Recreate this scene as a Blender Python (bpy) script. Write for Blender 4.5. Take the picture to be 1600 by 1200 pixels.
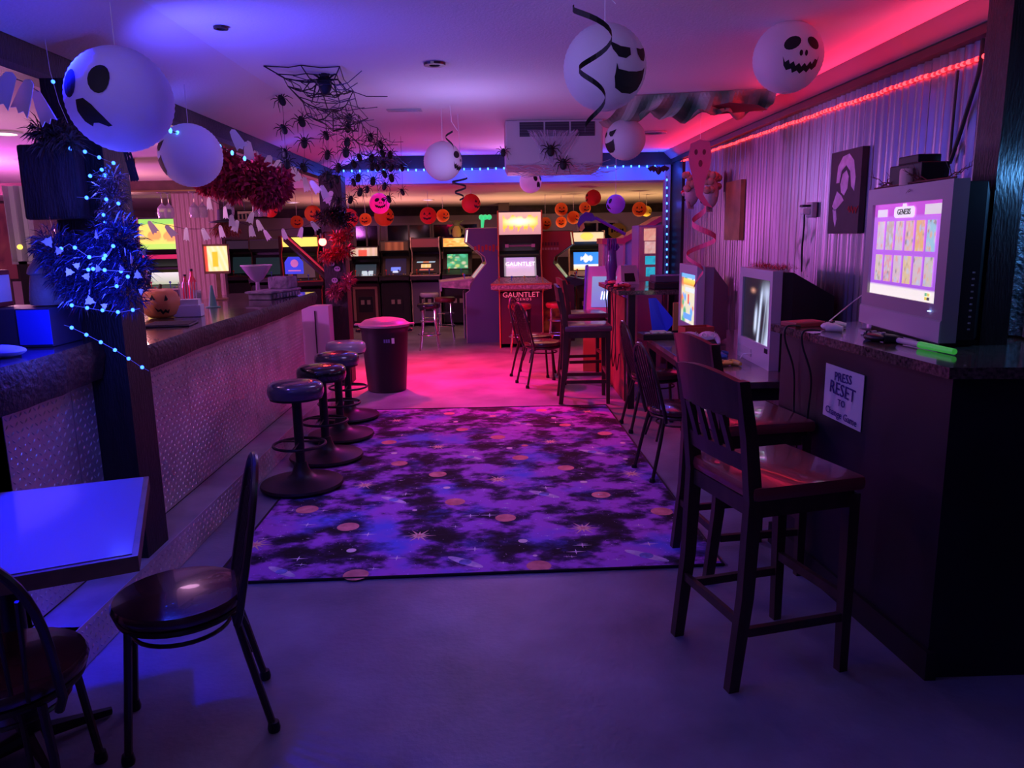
import bpy, bmesh, math, random
from mathutils import Vector, Matrix, noise
random.seed(7)
for o in list(bpy.data.objects): bpy.data.objects.remove(o, do_unlink=True)
SC = bpy.context.scene
COL = SC.collection
R = math.radians
PI = math.pi
# ---------------------------------------------------------------- camera
CAMH, FPX = 1.6, 1200.0
_p, _y, _r = R(10.9), R(1.2), R(1.0)
FW = Vector((math.sin(_y)*math.cos(_p), math.cos(_y)*math.cos(_p), -math.sin(_p)))
_r0 = Vector((math.cos(_y), -math.sin(_y), 0)); _u0 = _r0.cross(FW)
RT = _r0*math.cos(_r) - _u0*math.sin(_r); UP = _u0*math.cos(_r) + _r0*math.sin(_r)
cam = bpy.data.objects.new('camera', bpy.data.cameras.new('camera')); COL.objects.link(cam)
cam.data.sensor_width = 36; cam.data.lens = 36*FPX/1600; cam.data.clip_start = .05; cam.data.clip_end = 100
cam.matrix_world = Matrix(((RT.x, UP.x, -FW.x, 0), (RT.y, UP.y, -FW.y, 0), (RT.z, UP.z, -FW.z, CAMH), (0, 0, 0, 1)))
SC.camera = cam
def at(x, y, X=None, Y=None, Z=None):
    """point of the room seen at photo pixel x, y that lies on the given plane"""
    d = FW + RT*((x-800)/FPX) - UP*((y-600)/FPX)
    t = X/d.x if X is not None else Y/d.y if Y is not None else (Z-CAMH)/d.z
    return Vector((0, 0, CAMH)) + d*t
# ---------------------------------------------------------------- world, exposure, lamps
w = bpy.data.worlds.new('world'); SC.world = w; w.use_nodes = True
bg = w.node_tree.nodes['Background']; bg.inputs[0].default_value = (.16, .10, .42, 1); bg.inputs[1].default_value = .10
SC.view_settings.view_transform = 'Standard'; SC.view_settings.look = 'None'
SC.view_settings.exposure = 0.0; SC.view_settings.gamma = 1; SC.view_settings.use_curve_mapping = False
def lamp(name, kind, loc, col, energy, size=.1, target=None, spot=90, blend=.6, sy=None):
    l = bpy.data.lights.new(name, kind); l.color = col; l.energy = energy
    if kind == 'AREA':
        l.size = size
        if sy: l.shape = 'RECTANGLE'; l.size_y = sy
    else: l.shadow_soft_size = size
    if kind == 'SPOT': l.spot_size = R(spot); l.spot_blend = blend
    o = bpy.data.objects.new(name, l); COL.objects.link(o); o.location = loc
    if target is not None: o.rotation_euler = (Vector(target)-Vector(loc)).to_track_quat('-Z', 'Y').to_euler()
    return o
BLUE = (.05, .07, 1); RED = (1, .015, .06); PURP = (.42, .22, 1); MAG = (1, .12, .75); WARM = (1, .55, .22)
# unseen blue floods near the bar beam: one grazing the ceiling, one down on the tables
lamp('unseen_flood', 'SPOT', (-1.5, 3.4, 2.12), (.06, .06, 1), 66, .08, (-.75, 4.2, 2.56), 125, 1)
lamp('unseen_flood', 'SPOT', (-1.5, 2.95, 2.3), (.002, .004, 1), 800, .08, (-1.36, 2.28, .7), 70, .9)
lamp('unseen_flood', 'SPOT', (-1.8, 2.2, 2.2), (.06, .06, 1), 30, .1, (.3, 2.6, 0), 95, 1)
lamp('unseen_flood', 'SPOT', (-1.8, 2.0, 2.2), (.25, .22, 1), 55, .08, (.7, 3.4, 2.3), 34, .8)  # added spot to brighten the big grinning lantern
# added purple fill toward the right wall and over the ceiling, no fixtures
lamp('unseen_flood', 'SPOT', (-1.78, 5.35, 2.2), (.42, .18, .9), 20, .12, (2.2, 5.0, 1.75), 75, .9)
lamp('unseen_flood', 'SPOT', (-1.8, .9, 2.1), (.5, .36, 1), 130, .2, (.1, 3.0, 3.2), 84, 1)
lamp('unseen_flood', 'SPOT', (.3, 9.2, 2.1), (.72, .25, .8), 50, .15, (-.1, 6.0, 2.6), 110, 1)
# added soft fill for the overall purple ambience, no fixtures
lamp('room_fill', 'POINT', (-.2, 5.4, 1.95), (.5, .36, 1), 15, .25)
lamp('room_fill', 'POINT', (.2, -1.2, 2.1), (.2, .2, 1), 4, .4)
# red floods over the open floor
lamp('red_flood_lamp', 'SPOT', (-1.3, 9.25, 2.15), (1, .004, .06), 1150, .08, (-.35, 8.95, 0), 112, .9)
lamp('red_flood_lamp', 'SPOT', (-.2, 9.2, 2.2), (1, .006, .42), 340, .08, (-.2, 7.9, 0), 82, 1)
# unseen lights: uplights added for the back room ceiling, points around the bar
lamp('back_room_fill', 'SPOT', (2.4, 12.8, .9), (1, .58, .24), 95, .3, (2.2, 12.8, 3), 160, .6)
lamp('back_room_fill', 'SPOT', (.4, 13.3, .9), (1, .5, .26), 95, .3, (.4, 13.3, 3), 160, .6)
lamp('back_room_fill', 'SPOT', (-1.9, 12.9, .9), (1, .36, .34), 130, .3, (-1.9, 12.9, 3), 160, .6)
lamp('bar_fill', 'POINT', (-4.6, 6.6, 1.7), (.9, .16, 1), 190, .2)
lamp('bar_fill', 'POINT', (-3.9, 8.2, 1.7), (1, .4, .4), 26, .2)
lamp('bar_fill', 'POINT', (-2.95, 4.6, 1.6), (1, .5, .62), 11, .15)  # added to brighten the pumpkin, caddy and bar top
lamp('bar_fill', 'POINT', (-2.3, 5.6, 2.0), (.9, .42, .8), 6, .15)
lamp('unseen_flood', 'SPOT', (-1.78, 3.85, 2.22), (.3, .12, 1), 66, .1, (.1, 4.7, 0), 70, 1)  # added purple-blue spot to brighten the rug
# ---------------------------------------------------------------- helpers
MATS = {}
def mat(name, col=(.5, .5, .5), rough=.5, metal=0, emit=0, ecol=None, var=0, vscale=8, bump=0, bscale=60, trans=0, alpha=1, attr=False, stretch=None, coat=0):
    if name in MATS: return MATS[name]
    m = bpy.data.materials.new(name); m.use_nodes = True; nt = m.node_tree; b = nt.nodes['Principled BSDF']
    b.inputs['Base Color'].default_value = (*col, 1); b.inputs['Roughness'].default_value = rough; b.inputs['Metallic'].default_value = metal
    if trans: b.inputs['Transmission Weight'].default_value = trans; b.inputs['IOR'].default_value = 1.3
    if alpha < 1: b.inputs['Alpha'].default_value = alpha
    if coat: b.inputs['Coat Weight'].default_value = coat
    if emit:
        b.inputs['Emission Color'].default_value = (*(ecol or col), 1); b.inputs['Emission Strength'].default_value = emit
    tc = None
    if var or bump:
        tc = nt.nodes.new('ShaderNodeTexCoord'); src = tc.outputs['Object']
        if stretch:
            mp = nt.nodes.new('ShaderNodeMapping'); mp.inputs['Scale'].default_value = stretch; nt.links.new(src, mp.inputs[0]); src = mp.outputs[0]
    if var:
        n = nt.nodes.new('ShaderNodeTexNoise'); n.inputs['Scale'].default_value = vscale; n.inputs['Detail'].default_value = 6; nt.links.new(src, n.inputs['Vector'])
        cr = nt.nodes.new('ShaderNodeValToRGB'); e = cr.color_ramp.elements
        e[0].position = .3; e[1].position = .7
        e[0].color = (*[max(0, c*(1-var)) for c in col], 1); e[1].color = (*[min(1, c*(1+var)) for c in col], 1)
        nt.links.new(n.outputs['Fac'], cr.inputs[0]); nt.links.new(cr.outputs[0], b.inputs['Base Color'])
    if bump:
        n2 = nt.nodes.new('ShaderNodeTexNoise'); n2.inputs['Scale'].default_value = bscale; n2.inputs['Detail'].default_value = 4; nt.links.new(src, n2.inputs['Vector'])
        bp = nt.nodes.new('ShaderNodeBump'); bp.inputs['Strength'].default_value = bump; bp.inputs['Distance'].default_value = .02
        nt.links.new(n2.outputs['Fac'], bp.inputs['Height']); nt.links.new(bp.outputs[0], b.inputs['Normal'])
    if attr:
        a = nt.nodes.new('ShaderNodeAttribute'); a.attribute_name = 'Col'
        nt.links.new(a.outputs['Color'], b.inputs['Base Color'])
        if emit: nt.links.new(a.outputs['Color'], b.inputs['Emission Color'])
    MATS[name] = m; return m
class MB:
    def __init__(s): s.v = []; s.f = []; s.c = None
    def add(s, vs, fs):
        n = len(s.v); s.v += [tuple(p) for p in vs]; s.f += [tuple(i+n for i in f) for f in fs]; return s
    def box(s, x0, x1, y0, y1, z0, z1):
        v = [(x, y, z) for x in (x0, x1) for y in (y0, y1) for z in (z0, z1)]
        return s.add(v, [(0, 1, 3, 2), (4, 6, 7, 5), (0, 4, 5, 1), (2, 3, 7, 6), (0, 2, 6, 4), (1, 5, 7, 3)])
    def bbox(s, x0, x1, y0, y1, z0, z1, b=.01):
        """bevelled box"""
        bm = bmesh.new(); bmesh.ops.create_cube(bm, size=1)
        bmesh.ops.scale(bm, vec=(x1-x0, y1-y0, z1-z0), verts=bm.verts); bmesh.ops.translate(bm, vec=((x0+x1)/2, (y0+y1)/2, (z0+z1)/2), verts=bm.verts)
        bmesh.ops.bevel(bm, geom=bm.edges[:], offset=b, segments=2, affect='EDGES', profile=.6)
        bm.verts.index_update(); s.add([v.co for v in bm.verts], [[v.index for v in f.verts] for f in bm.faces]); bm.free(); return s
    def tube(s, pts, r, n=8, caps=True, closed=False):
        pts = [Vector(p) for p in pts]; k = len(pts); rs = r if isinstance(r, (list, tuple)) else [r]*k
        vs = []; up = None
        for i, p in enumerate(pts):
            if closed: t = pts[(i+1) % k]-pts[i-1]
            else: t = pts[min(i+1, k-1)]-pts[max(i-1, 0)]
            t.normalize()
            if up is None: up = Vector((0, 0, 1)) if abs(t.z) < .9 else Vector((1, 0, 0))
            a = t.cross(up); a.normalize(); b = a.cross(t); up = b
            vs += [p+(a*math.cos(2*PI*j/n)+b*math.sin(2*PI*j/n))*rs[i] for j in range(n)]
        fs = []
        for i in range(k if closed else k-1):
            q = (i+1) % k
            fs += [(i*n+j, i*n+(j+1) % n, q*n+(j+1) % n, q*n+j) for j in range(n)]
        if caps and not closed: fs += [tuple(range(n-1, -1, -1)), tuple(range((k-1)*n, k*n))]
        return s.add(vs, fs)
    def lathe(s, prof, n=24, c=(0, 0, 0), a0=0, a1=2*PI):
        vs = []; k = len(prof); full = abs(a1-a0-2*PI) < 1e-6; m = n if full else n+1
        for rr, z in prof:
            vs += [(c[0]+rr*math.cos(a0+(a1-a0)*j/n), c[1]+rr*math.sin(a0+(a1-a0)*j/n), c[2]+z) for j in range(m)]
        fs = []
        for i in range(k-1):
            for j in range(n):
                q = (j+1) % m
                fs.append((i*m+j, i*m+q, (i+1)*m+q, (i+1)*m+j))
        return s.add(vs, fs)
    def ball(s, c, r, n=10, sc=(1, 1, 1)):
        p = [(r*math.sin(PI*i/n), -r*math.cos(PI*i/n)) for i in range(n+1)]
        t = MB().lathe([(max(a, 1e-5), b) for a, b in p], n+2)
        return s.add([(c[0]+v[0]*sc[0], c[1]+v[1]*sc[1], c[2]+v[2]*sc[2]) for v in t.v], t.f)
    def prism(s, poly, o, ex, ey, th):
        """polygon in the plane o + a*ex + b*ey, extruded by th along ex x ey"""
        o, ex, ey = Vector(o), Vector(ex), Vector(ey); nn = ex.cross(ey).normalized()*th; k = len(poly)
        v = [o+ex*a+ey*b for a, b in poly]; v += [p+nn for p in v]
        return s.add(v, [tuple(range(k-1, -1, -1)), tuple(range(k, 2*k))]+[(i, (i+1) % k, k+(i+1) % k, k+i) for i in range(k)])
    def grid(s, p00, p10, p01, nx, ny, fn):
        """colour grid spanned by p00 -> p10 (u) and p00 -> p01 (v), colours from fn(u, v)"""
        p00, p10, p01 = Vector(p00), Vector(p10), Vector(p01); vs = []; s.c = s.c or []
        for j in range(ny+1):
            for i in range(nx+1):
                u, v = i/nx, j/ny; vs.append(p00+(p10-p00)*u+(p01-p00)*v); s.c.append(fn(u, v))
        return s.add(vs, [(j*(nx+1)+i, j*(nx+1)+i+1, (j+1)*(nx+1)+i+1, (j+1)*(nx+1)+i) for j in range(ny) for i in range(nx)])
    def rot(s, rz, o=(0, 0, 0)):
        c, n = math.cos(rz), math.sin(rz)
        s.v = [(o[0]+(x-o[0])*c-(y-o[1])*n, o[1]+(x-o[0])*n+(y-o[1])*c, z) for x, y, z in s.v]; return s
    def mesh(s, name, m, smooth=False):
        me = bpy.data.meshes.new(name); me.from_pydata(s.v, [], s.f)
        bm = bmesh.new(); bm.from_mesh(me)
        if not s.c: bmesh.ops.recalc_face_normals(bm, faces=bm.faces)
        bm.to_mesh(me); bm.free()
        if s.c:
            a = me.color_attributes.new('Col', 'FLOAT_COLOR', 'POINT')
            for i, c in enumerate(s.c): a.data[i].color = (*c, 1)
        me.materials.append(m)
        if smooth:
            me.polygons.foreach_set('use_smooth', [True]*len(me.polygons))
            try: me.set_sharp_from_angle(angle=R(40))
            except Exception: pass
        me.update(); return me
    def build(s, name, m, parent=None, smooth=False, loc=None, label=None):
        return link(name, s.mesh(name, m, smooth), parent, loc, label)
def link(name, me, parent=None, loc=None, label=None, rz=0):
    o = bpy.data.objects.new(name, me); COL.objects.link(o)
    if parent: o.parent = parent
    if loc is not None: o.location = loc
    if rz: o.rotation_euler.z = rz
    if label: o['label'] = label
    return o
def tag(o, label, cat, group=None, kind=None):
    o['label'] = label; o['category'] = cat
    if group: o['group'] = group
    if kind: o['kind'] = kind
    return o
def thing(name, label, cat, loc=(0, 0, 0), rz=0, group=None):
    o = link(name, None, None, loc, None, rz); return tag(o, label, cat, group)
def dup(o, parent=None, **k):
    c = o.copy(); COL.objects.link(c); c.parent = parent
    for ch in list(o.children): dup(ch, c)
    if parent is None:
        if 'loc' in k: c.location = k['loc']
        if 'rz' in k: c.rotation_euler.z = k['rz']
        if 'label' in k: c['label'] = k['label']
        if 'group' in k: c['group'] = k['group']
        if 'scale' in k: c.scale = k['scale']
    return c
def struct(name, mb, m, parent=None, smooth=False):
    o = mb.build(name, m, parent, smooth) if mb else link(name, None, parent)
    if not parent: o['kind'] = 'structure'
    return o
def text(name, body, m, parent, o, ex, ey, size, ext=.0008, align='CENTER'):
    """flat lettering; o = centre, ex / ey = writing and up directions"""
    cu = bpy.data.curves.new(name, 'FONT'); cu.body = body; cu.size = size; cu.extrude = ext; cu.align_x = align; cu.align_y = 'CENTER'; cu.resolution_u = 2
    t = bpy.data.objects.new(name, cu); COL.objects.link(t)
    dg = bpy.context.evaluated_depsgraph_get(); me = bpy.data.meshes.new_from_object(t.evaluated_get(dg)); bpy.data.objects.remove(t, do_unlink=True)
    ex, ey, o = Vector(ex).normalized(), Vector(ey).normalized(), Vector(o); n = ex.cross(ey)
    M = Matrix(((ex.x, ey.x, n.x, o.x), (ex.y, ey.y, n.y, o.y), (ex.z, ey.z, n.z, o.z), (0, 0, 0, 1)))
    me.transform(M); me.materials.clear(); me.materials.append(m)
    return link(name, me, parent)
def noise_cols(seed, base, others, k=.5):
    """colour function for printed art: blotches of the given colours on a base colour"""
    rnd = random.Random(seed); bl = [(rnd.random(), rnd.random(), rnd.uniform(.04, .16), rnd.choice(others)) for _ in range(26)]
    def fn(u, v):
        c = list(base)
        for (a, b, r, q) in bl:
            f = max(0, 1-math.hypot(u-a, v-b)/r)
            f = min(1, f*1.8)*k*2
            f = min(f, 1); c = [c[i]*(1-f)+q[i]*f for i in range(3)]
        return tuple(c)
    return fn
def lerp(a, b, t): return tuple(x+(y-x)*t for x, y in zip(a, b))
def arc(c, r, a0, a1, n, plane='xy'):
    out = []
    for i in range(n+1):
        a = a0+(a1-a0)*i/n; p, q = r*math.cos(a), r*math.sin(a)
        out.append({'xy': (c[0]+p, c[1]+q, c[2]), 'xz': (c[0]+p, c[1], c[2]+q), 'yz': (c[0], c[1]+p, c[2]+q)}[plane])
    return out
def translucent(m, k=.4):
    nt = m.node_tree; b = nt.nodes['Principled BSDF']; t = nt.nodes.new('ShaderNodeBsdfTranslucent'); t.inputs[0].default_value = b.inputs['Base Color'].default_value
    mx = nt.nodes.new('ShaderNodeMixShader'); mx.inputs[0].default_value = k; nt.links.new(b.outputs[0], mx.inputs[1]); nt.links.new(t.outputs[0], mx.inputs[2]); nt.links.new(mx.outputs[0], nt.nodes['Material Output'].inputs[0]); return m
# ---------------------------------------------------------------- materials
M_floor = mat('concrete', (.23, .24, .31), .45, var=.35, vscale=2.2, bump=.12, bscale=40)
M_ceil = mat('ceiling_plaster', (.72, .70, .72), .85, bump=.12, bscale=90)
M_black = mat('black_paint', (.012, .011, .014), .5)
M_darkwood = mat('dark_wood', (.028, .018, .016), .45, var=.5, vscale=6, bump=.2, bscale=30, stretch=(6, 6, 1))
M_blackwood = mat('blackened_post', (.010, .008, .010), .55, var=.5, vscale=6, bump=.35, bscale=22, stretch=(6, 6, 1))
M_plate = mat('diamond_plate', (.58, .54, .57), .42, .55, var=.25, vscale=3, bump=.06, bscale=60)
M_corr = mat('corrugated_steel', (.24, .22, .26), .34, .8, var=.3, vscale=3, stretch=(1, 1, .3))
M_chrome = mat('chrome', (.7, .7, .72), .15, 1)
M_bronze = mat('brown_metal', (.045, .026, .024), .32, .3)
M_white = mat('white_plastic', (.72, .70, .70), .45)
M_grey = mat('grey_plastic', (.42, .41, .43), .45)
M_paper = mat('white_paper', (.82, .80, .80), .8)
M_ink = mat('black_ink', (.004, .004, .005), .7)
M_string = mat('white_string', (.75, .73, .75), .8)
M_ledwire = mat('clear_led_wire', (.25, .25, .3), .5)
M_wire = mat('black_cable', (.01, .01, .012), .5)
M_led = mat('blue_led', (.02, .06, 1), .4, emit=9, ecol=(.02, .09, 1))
M_redled = mat('red_led', (1, .05, .05), .4, emit=5, ecol=(1, .035, .045))
# ================================================================ THE SETTING
struct('floor', MB().box(-7, 4.2, -2.5, 17, -.06, 0), M_floor)
struct('ceiling', MB().box(-1.38, 2.35, -2.5, 9.5, 2.55, 2.65), M_ceil)
M_slope = mat('sloped_ceiling_plaster', (.70, .66, .66), .85, bump=.12, bscale=60)
struct('ceiling_slope', MB().add([(-1.38, -2.5, 2.55), (-1.38, 9.5, 2.55), (-1.88, 9.5, 2.41), (-1.88, -2.5, 2.41), (-1.38, -2.5, 2.65), (-1.38, 9.5, 2.65), (-1.9, 9.5, 2.5), (-1.9, -2.5, 2.5)],
    [(0, 1, 2, 3), (4, 7, 6, 5), (0, 4, 5, 1), (2, 6, 7, 3), (1, 5, 6, 2), (0, 3, 7, 4)]), M_slope)
M_bceil = mat('bar_ceiling_paint', (.62, .52, .50), .8, bump=.1, bscale=50)
struct('ceiling_bar', MB().box(-7, -2.0, -2.5, 9.6, 2.30, 2.4), M_bceil)
struct('ceiling_back', MB().box(-7, 4.2, 9.7, 17, 2.22, 2.35), M_bceil)
M_wall = mat('pale_wall_paint', (.55, .48, .46), .8, var=.1, vscale=2)
wl = struct('wall_left', MB().box(-7.1, -7, -2.5, 17, 0, 2.4), M_wall)
wb = struct('wall_back', MB().box(-7, 4.2, 16.5, 16.6, 0, 2.35), M_wall)
struct('wall_back_right', MB().box(4.2, 4.3, 9.6, 17, 0, 2.35), M_wall)
M_wainscot = mat('dark_wainscot', (.03, .022, .024), .6)
struct('trim_1', MB().box(-6.9, 4.1, 16.42, 16.5, 0, 1.15), M_wainscot)
struct('trim_2', MB().box(-6.9, 4.1, 16.36, 16.5, 2.05, 2.215), mat('brown_beam', (.05, .035, .025), .6, var=.4))
# windows of the back wall: frame with panes
M_glass = mat('dark_window_glass', (.012, .010, .012), .08)
M_frame = mat('window_frame_paint', (.62, .55, .55), .6)
def window(n, x0, x1, z0, z1, cols):
    o = struct('window_%d' % n, None, None); o.location = ((x0+x1)/2, 16.47, z0); o['kind'] = 'structure'
    W, Hh = (x1-x0)/2, z1-z0; t = .05
    f = MB().box(-W, W, -.03, .03, -t, 0).box(-W, W, -.03, .03, Hh, Hh+t).box(-W-t, -W, -.03, .03, -t, Hh+t).box(W, W+t, -.03, .03, -t, Hh+t)
    f.build('window_frame', M_frame, o)
    for i in range(cols):
        a, b = -W+2*W*i/cols, -W+2*W*(i+1)/cols
        MB().box(a+.005, b-.005, -.008, .008, 0, Hh).build('pane', M_glass, o)
        if i: MB().box(a-.018, a+.018, -.03, .03, 0, Hh).build('mullion', M_frame, o)
window(1, at(556, 380, Y=16.4).x, at(590, 380, Y=16.4).x, 1.30, 1.86, 2)
window(2, at(606, 380, Y=16.4).x, at(672, 380, Y=16.4).x, 1.30, 1.86, 2)
window(3, at(678, 380, Y=16.4).x, at(746, 380, Y=16.4).x, 1.30, 1.86, 2)
window(4, at(905, 380, Y=16.4).x, at(962, 380, Y=16.4).x, 1.30, 1.84, 2)
window(5, at(470, 380, Y=16.4).x, at(540, 380, Y=16.4).x, 1.30, 1.86, 3)
# right wall with corrugated steel sheets
M_backing = mat('wall_backing', (.06, .05, .06), .8)
wr = struct('wall_right', MB().box(2.22, 2.34, -2.5, 9.6, 0, 2.55), M_backing)
def sheet(y0, y1, z0, z1):
    n = int((y1-y0)/.0105); m = MB(); vs = []
    for i in range(n+1):
        y = y0+(y1-y0)*i/n; x = 2.200+.010*math.cos(2*PI*y/.068)
        vs += [(x, y, z0), (x, y, z1)]
    m.add(vs, [(2*i, 2*i+1, 2*i+3, 2*i+2) for i in range(n)])
    return m.build('corrugated_sheet', M_corr, wr, smooth=True)
yy = 3.30
while yy < 8.9:
    sheet(yy, min(yy+.676, 8.95), .05, 2.43 + (.0 if int(yy*10) % 2 else .003)); yy += .680
MB().box(2.16, 2.22, 8.95, 9.58, 0, 2.42).build('black_corner_board', M_black, wr)
MB().box(2.08, 2.14, 9.45, 9.58, 0, 2.42).build('corner_trim', mat('pinkish_trim', (.35, .2, .22), .6), wr)
M_fascia = mat('grey_fascia_paint', (.16, .14, .17), .7)
struct('trim_3', MB().add([(2.04, -2.5, 2.549), (2.04, 9.5, 2.549), (2.13, 9.5, 2.47), (2.13, -2.5, 2.47), (2.22, -2.5, 2.549), (2.22, 9.5, 2.549), (2.22, 9.5, 2.47), (2.22, -2.5, 2.47)],
    [(0, 1, 2, 3), (4, 7, 6, 5), (0, 4, 5, 1), (3, 2, 6, 7), (1, 5, 6, 2), (0, 3, 7, 4)]), M_fascia)
struct('trim_4', MB().box(2.14, 2.22, 3.1, 9.5, 2.425, 2.469), M_black)
# bulkhead over the opening to the back room
struct('trim_5', MB().box(-7, 2.3, 9.42, 9.6, 2.405, 2.545), M_black)
M_bulk = mat('bulkhead_paint', (.32, .42, .75), .6)
struct('trim_6', MB().box(-1.9, 2.3, 9.5, 9.72, 2.235, 2.404), M_bulk)
# beam along the bar and its posts
struct('trim_7', MB().box(-2.0, -1.885, -1, 9.4, 2.30, 2.43), M_blackwood)
struct('trim_8', MB().box(-1.96, -1.86, -1, 9.4, 2.27, 2.299), M_darkwood)
pl = struct('post_left', MB().box(-1.85, -1.625, 3.38, 3.60, 0, 2.27), M_blackwood)
MB().bbox(-1.93, -1.70, 3.29, 3.378, 1.70, 2.0, .012).build('rough_timber_block', mat('rough_timber', (.035, .026, .03), .8, var=.6, vscale=5, bump=.6, bscale=25, stretch=(5, 5, 1)), pl)
struct('post_back', MB().box(-1.86, -1.62, 8.55, 8.79, 0, 2.27), M_blackwood)
struct('post_right', MB().add([(1.885, 2.93, 0), (2.0, 2.93, 0), (2.0, 3.08, 0), (1.885, 3.08, 0), (1.895, 2.93, 2.5), (1.995, 2.93, 2.5), (1.995, 3.08, 2.5), (1.895, 3.08, 2.5)],
    [(0, 3, 2, 1), (4, 5, 6, 7), (0, 1, 5, 4), (1, 2, 6, 5), (2, 3, 7, 6), (3, 0, 4, 7)]), mat('dark_post_wood', (.022, .014, .014), .4, var=.6, vscale=5, bump=.4, bscale=25, stretch=(5, 5, 1)))
struct('post_far', MB().box(at(787, 330, Y=15).x-.1, at(787, 330, Y=15).x+.1, 14.9, 15.1, 0, 2.22), mat('brown_post', (.06, .035, .03), .6))
# ceiling details
v = thing('ceiling_vent', 'slatted metal air vent set in the purple ceiling', 'vent', at(632, 172, Z=2.548))
MB().box(-.13, .13, -.05, .05, -.006, 0).build('frame', M_grey, v)
for i in range(6): MB().add([(-.11+i*.042, -.045, -.007), (-.11+i*.042, .045, -.007), (-.085+i*.042, .045, -.04), (-.085+i*.042, -.045, -.04), (-.112+i*.042, -.045, -.004), (-.112+i*.042, .045, -.004)], [(0, 1, 2, 3), (4, 5, 1, 0)]).build('slat', M_white, v)
v = thing('recessed_light', 'small round unlit recessed light in the ceiling before the vent', 'ceiling light', at(679, 99, Z=2.548))
MB().lathe([(.03, -.012), (.06, -.012), (.062, 0), (.03, 0), (.03, -.012)], 20).build('ring', M_bronze, v); MB().lathe([(.001, -.004), (.031, -.004)], 16).build('lens', M_black, v)
v = thing('recessed_light', 'dark round recessed light in the ceiling beside the bar slope', 'ceiling light', at(345, 42, Z=2.548))
MB().lathe([(.02, -.01), (.032, -.01), (.034, 0), (.02, 0), (.02, -.01)], 16).build('ring', M_bronze, v); MB().lathe([(.001, -.004), (.021, -.004)], 12).build('lens', M_black, v)
v = thing('ceiling_speaker', 'dark oval ceiling speaker opening beyond the green gauze', 'speaker', at(1020, 207, Z=2.548))
MB().lathe([(.09, -.01), (.13, -.01), (.132, 0), (.09, 0), (.09, -.01)], 24).build('ring', M_grey, v); MB().lathe([(.001, -.004), (.091, -.004)], 20).build('grille', M_black, v)
def downlight(px, py, Z, lab, col):
    v = thing('downlight', lab, 'ceiling light', at(px, py, Z=Z-.002)); MB().lathe([(.075, -.012), (.1, -.012), (.102, 0), (.075, 0), (.075, -.012)], 20).build('ring', M_white, v)
    MB().lathe([(.001, -.006), (.076, -.006)], 20).build('lens', mat('downlight_lens_'+lab[:4], col, .5, emit=3, ecol=col), v)
downlight(6, 207, 2.30, 'warm glowing downlight in the pink ceiling behind the bar', (1, .85, .65))
downlight(458, 316, 2.22, 'pale lit downlight in the back ceiling left of the back post', (.8, .7, 1))
downlight(669, 312, 2.22, 'violet lit downlight in the back ceiling above the orange lanterns', (.7, .6, 1))
# ---------------------------------------------------------------- bar
bar = thing('bar_counter', 'long bar clad in diamond plate with live-edge wooden top', 'bar counter', (-1.79, 5, 0))
def lp(m): m.v = [(x+1.79, y-5, z) for x, y, z in m.v]; return m
lp(MB().box(-1.93, -1.79, 2.74, 7.15, 0, 1.02).box(-2.9, -1.79, 2.74, 2.86, 0, 1.02)).build('body', M_darkwood, bar)
def treads(P, U_, V_, nu, nv, su, sv):
    """raised lozenges of tread plate on the plane P + u*U + v*V"""
    P, U_, V_ = Vector(P), Vector(U_), Vector(V_); N = U_.cross(V_).normalized(); m = MB()
    for i in range(nu):
        for j in range(nv):
            c = P+U_*(i+.5)*su+V_*(j+.5)*sv; s = 1 if (i+j) % 2 else -1
            a = (U_*s+V_).normalized(); b = a.cross(N)
            m.add([c+a*.013, c+b*.004, c-a*.013, c-b*.004, c+N*.004], [(0, 1, 4), (1, 2, 4), (2, 3, 4), (3, 0, 4)])
    return m
for k, (y0, y1) in enumerate([(2.745, 3.20), (3.205, 4.41), (4.415, 5.63), (5.635, 7.15)]):
    pan = lp(MB().box(-1.789, -1.786, y0, y1, .175, 1.0)).build('plate_panel', M_plate, bar)
    t = lp(treads((-1.786, y0, .18), (0, 1, 0), (0, 0, 1), int((y1-y0)/.03), 27, .03, .03)).build('tread_pattern', M_plate, pan); t['kind'] = 'stuff'
lp(MB().box(-1.79, -1.602, 2.56, 7.6, 0, .165).box(-2.9, -1.602, 2.56, 2.74, 0, .165)).build('foot_ledge', mat('ledge_concrete', (.34, .31, .33), .5, var=.3, vscale=4), bar)
fl = lp(MB().box(-1.602, -1.598, 2.56, 7.6, .004, .168)).build('ledge_plate', M_plate, bar)
t = lp(treads((-1.598, 2.6, .01), (0, 1, 0), (0, 0, 1), 160, 5, .03, .03)).build('tread_pattern', M_plate, fl); t['kind'] = 'stuff'
MB().v
lp(MB().box(-1.72, -1.5975, 2.552, 2.56, .0, .17)).build('green_end_plate', mat('green_paint', (.03, .22, .12), .5, var=.4), bar)
lp(MB().box(-2.7, -1.85, 2.725, 2.738, .17, .9)).build('green_end_panel', mat('green_panel', (.025, .16, .09), .5, var=.4), bar)
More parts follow.
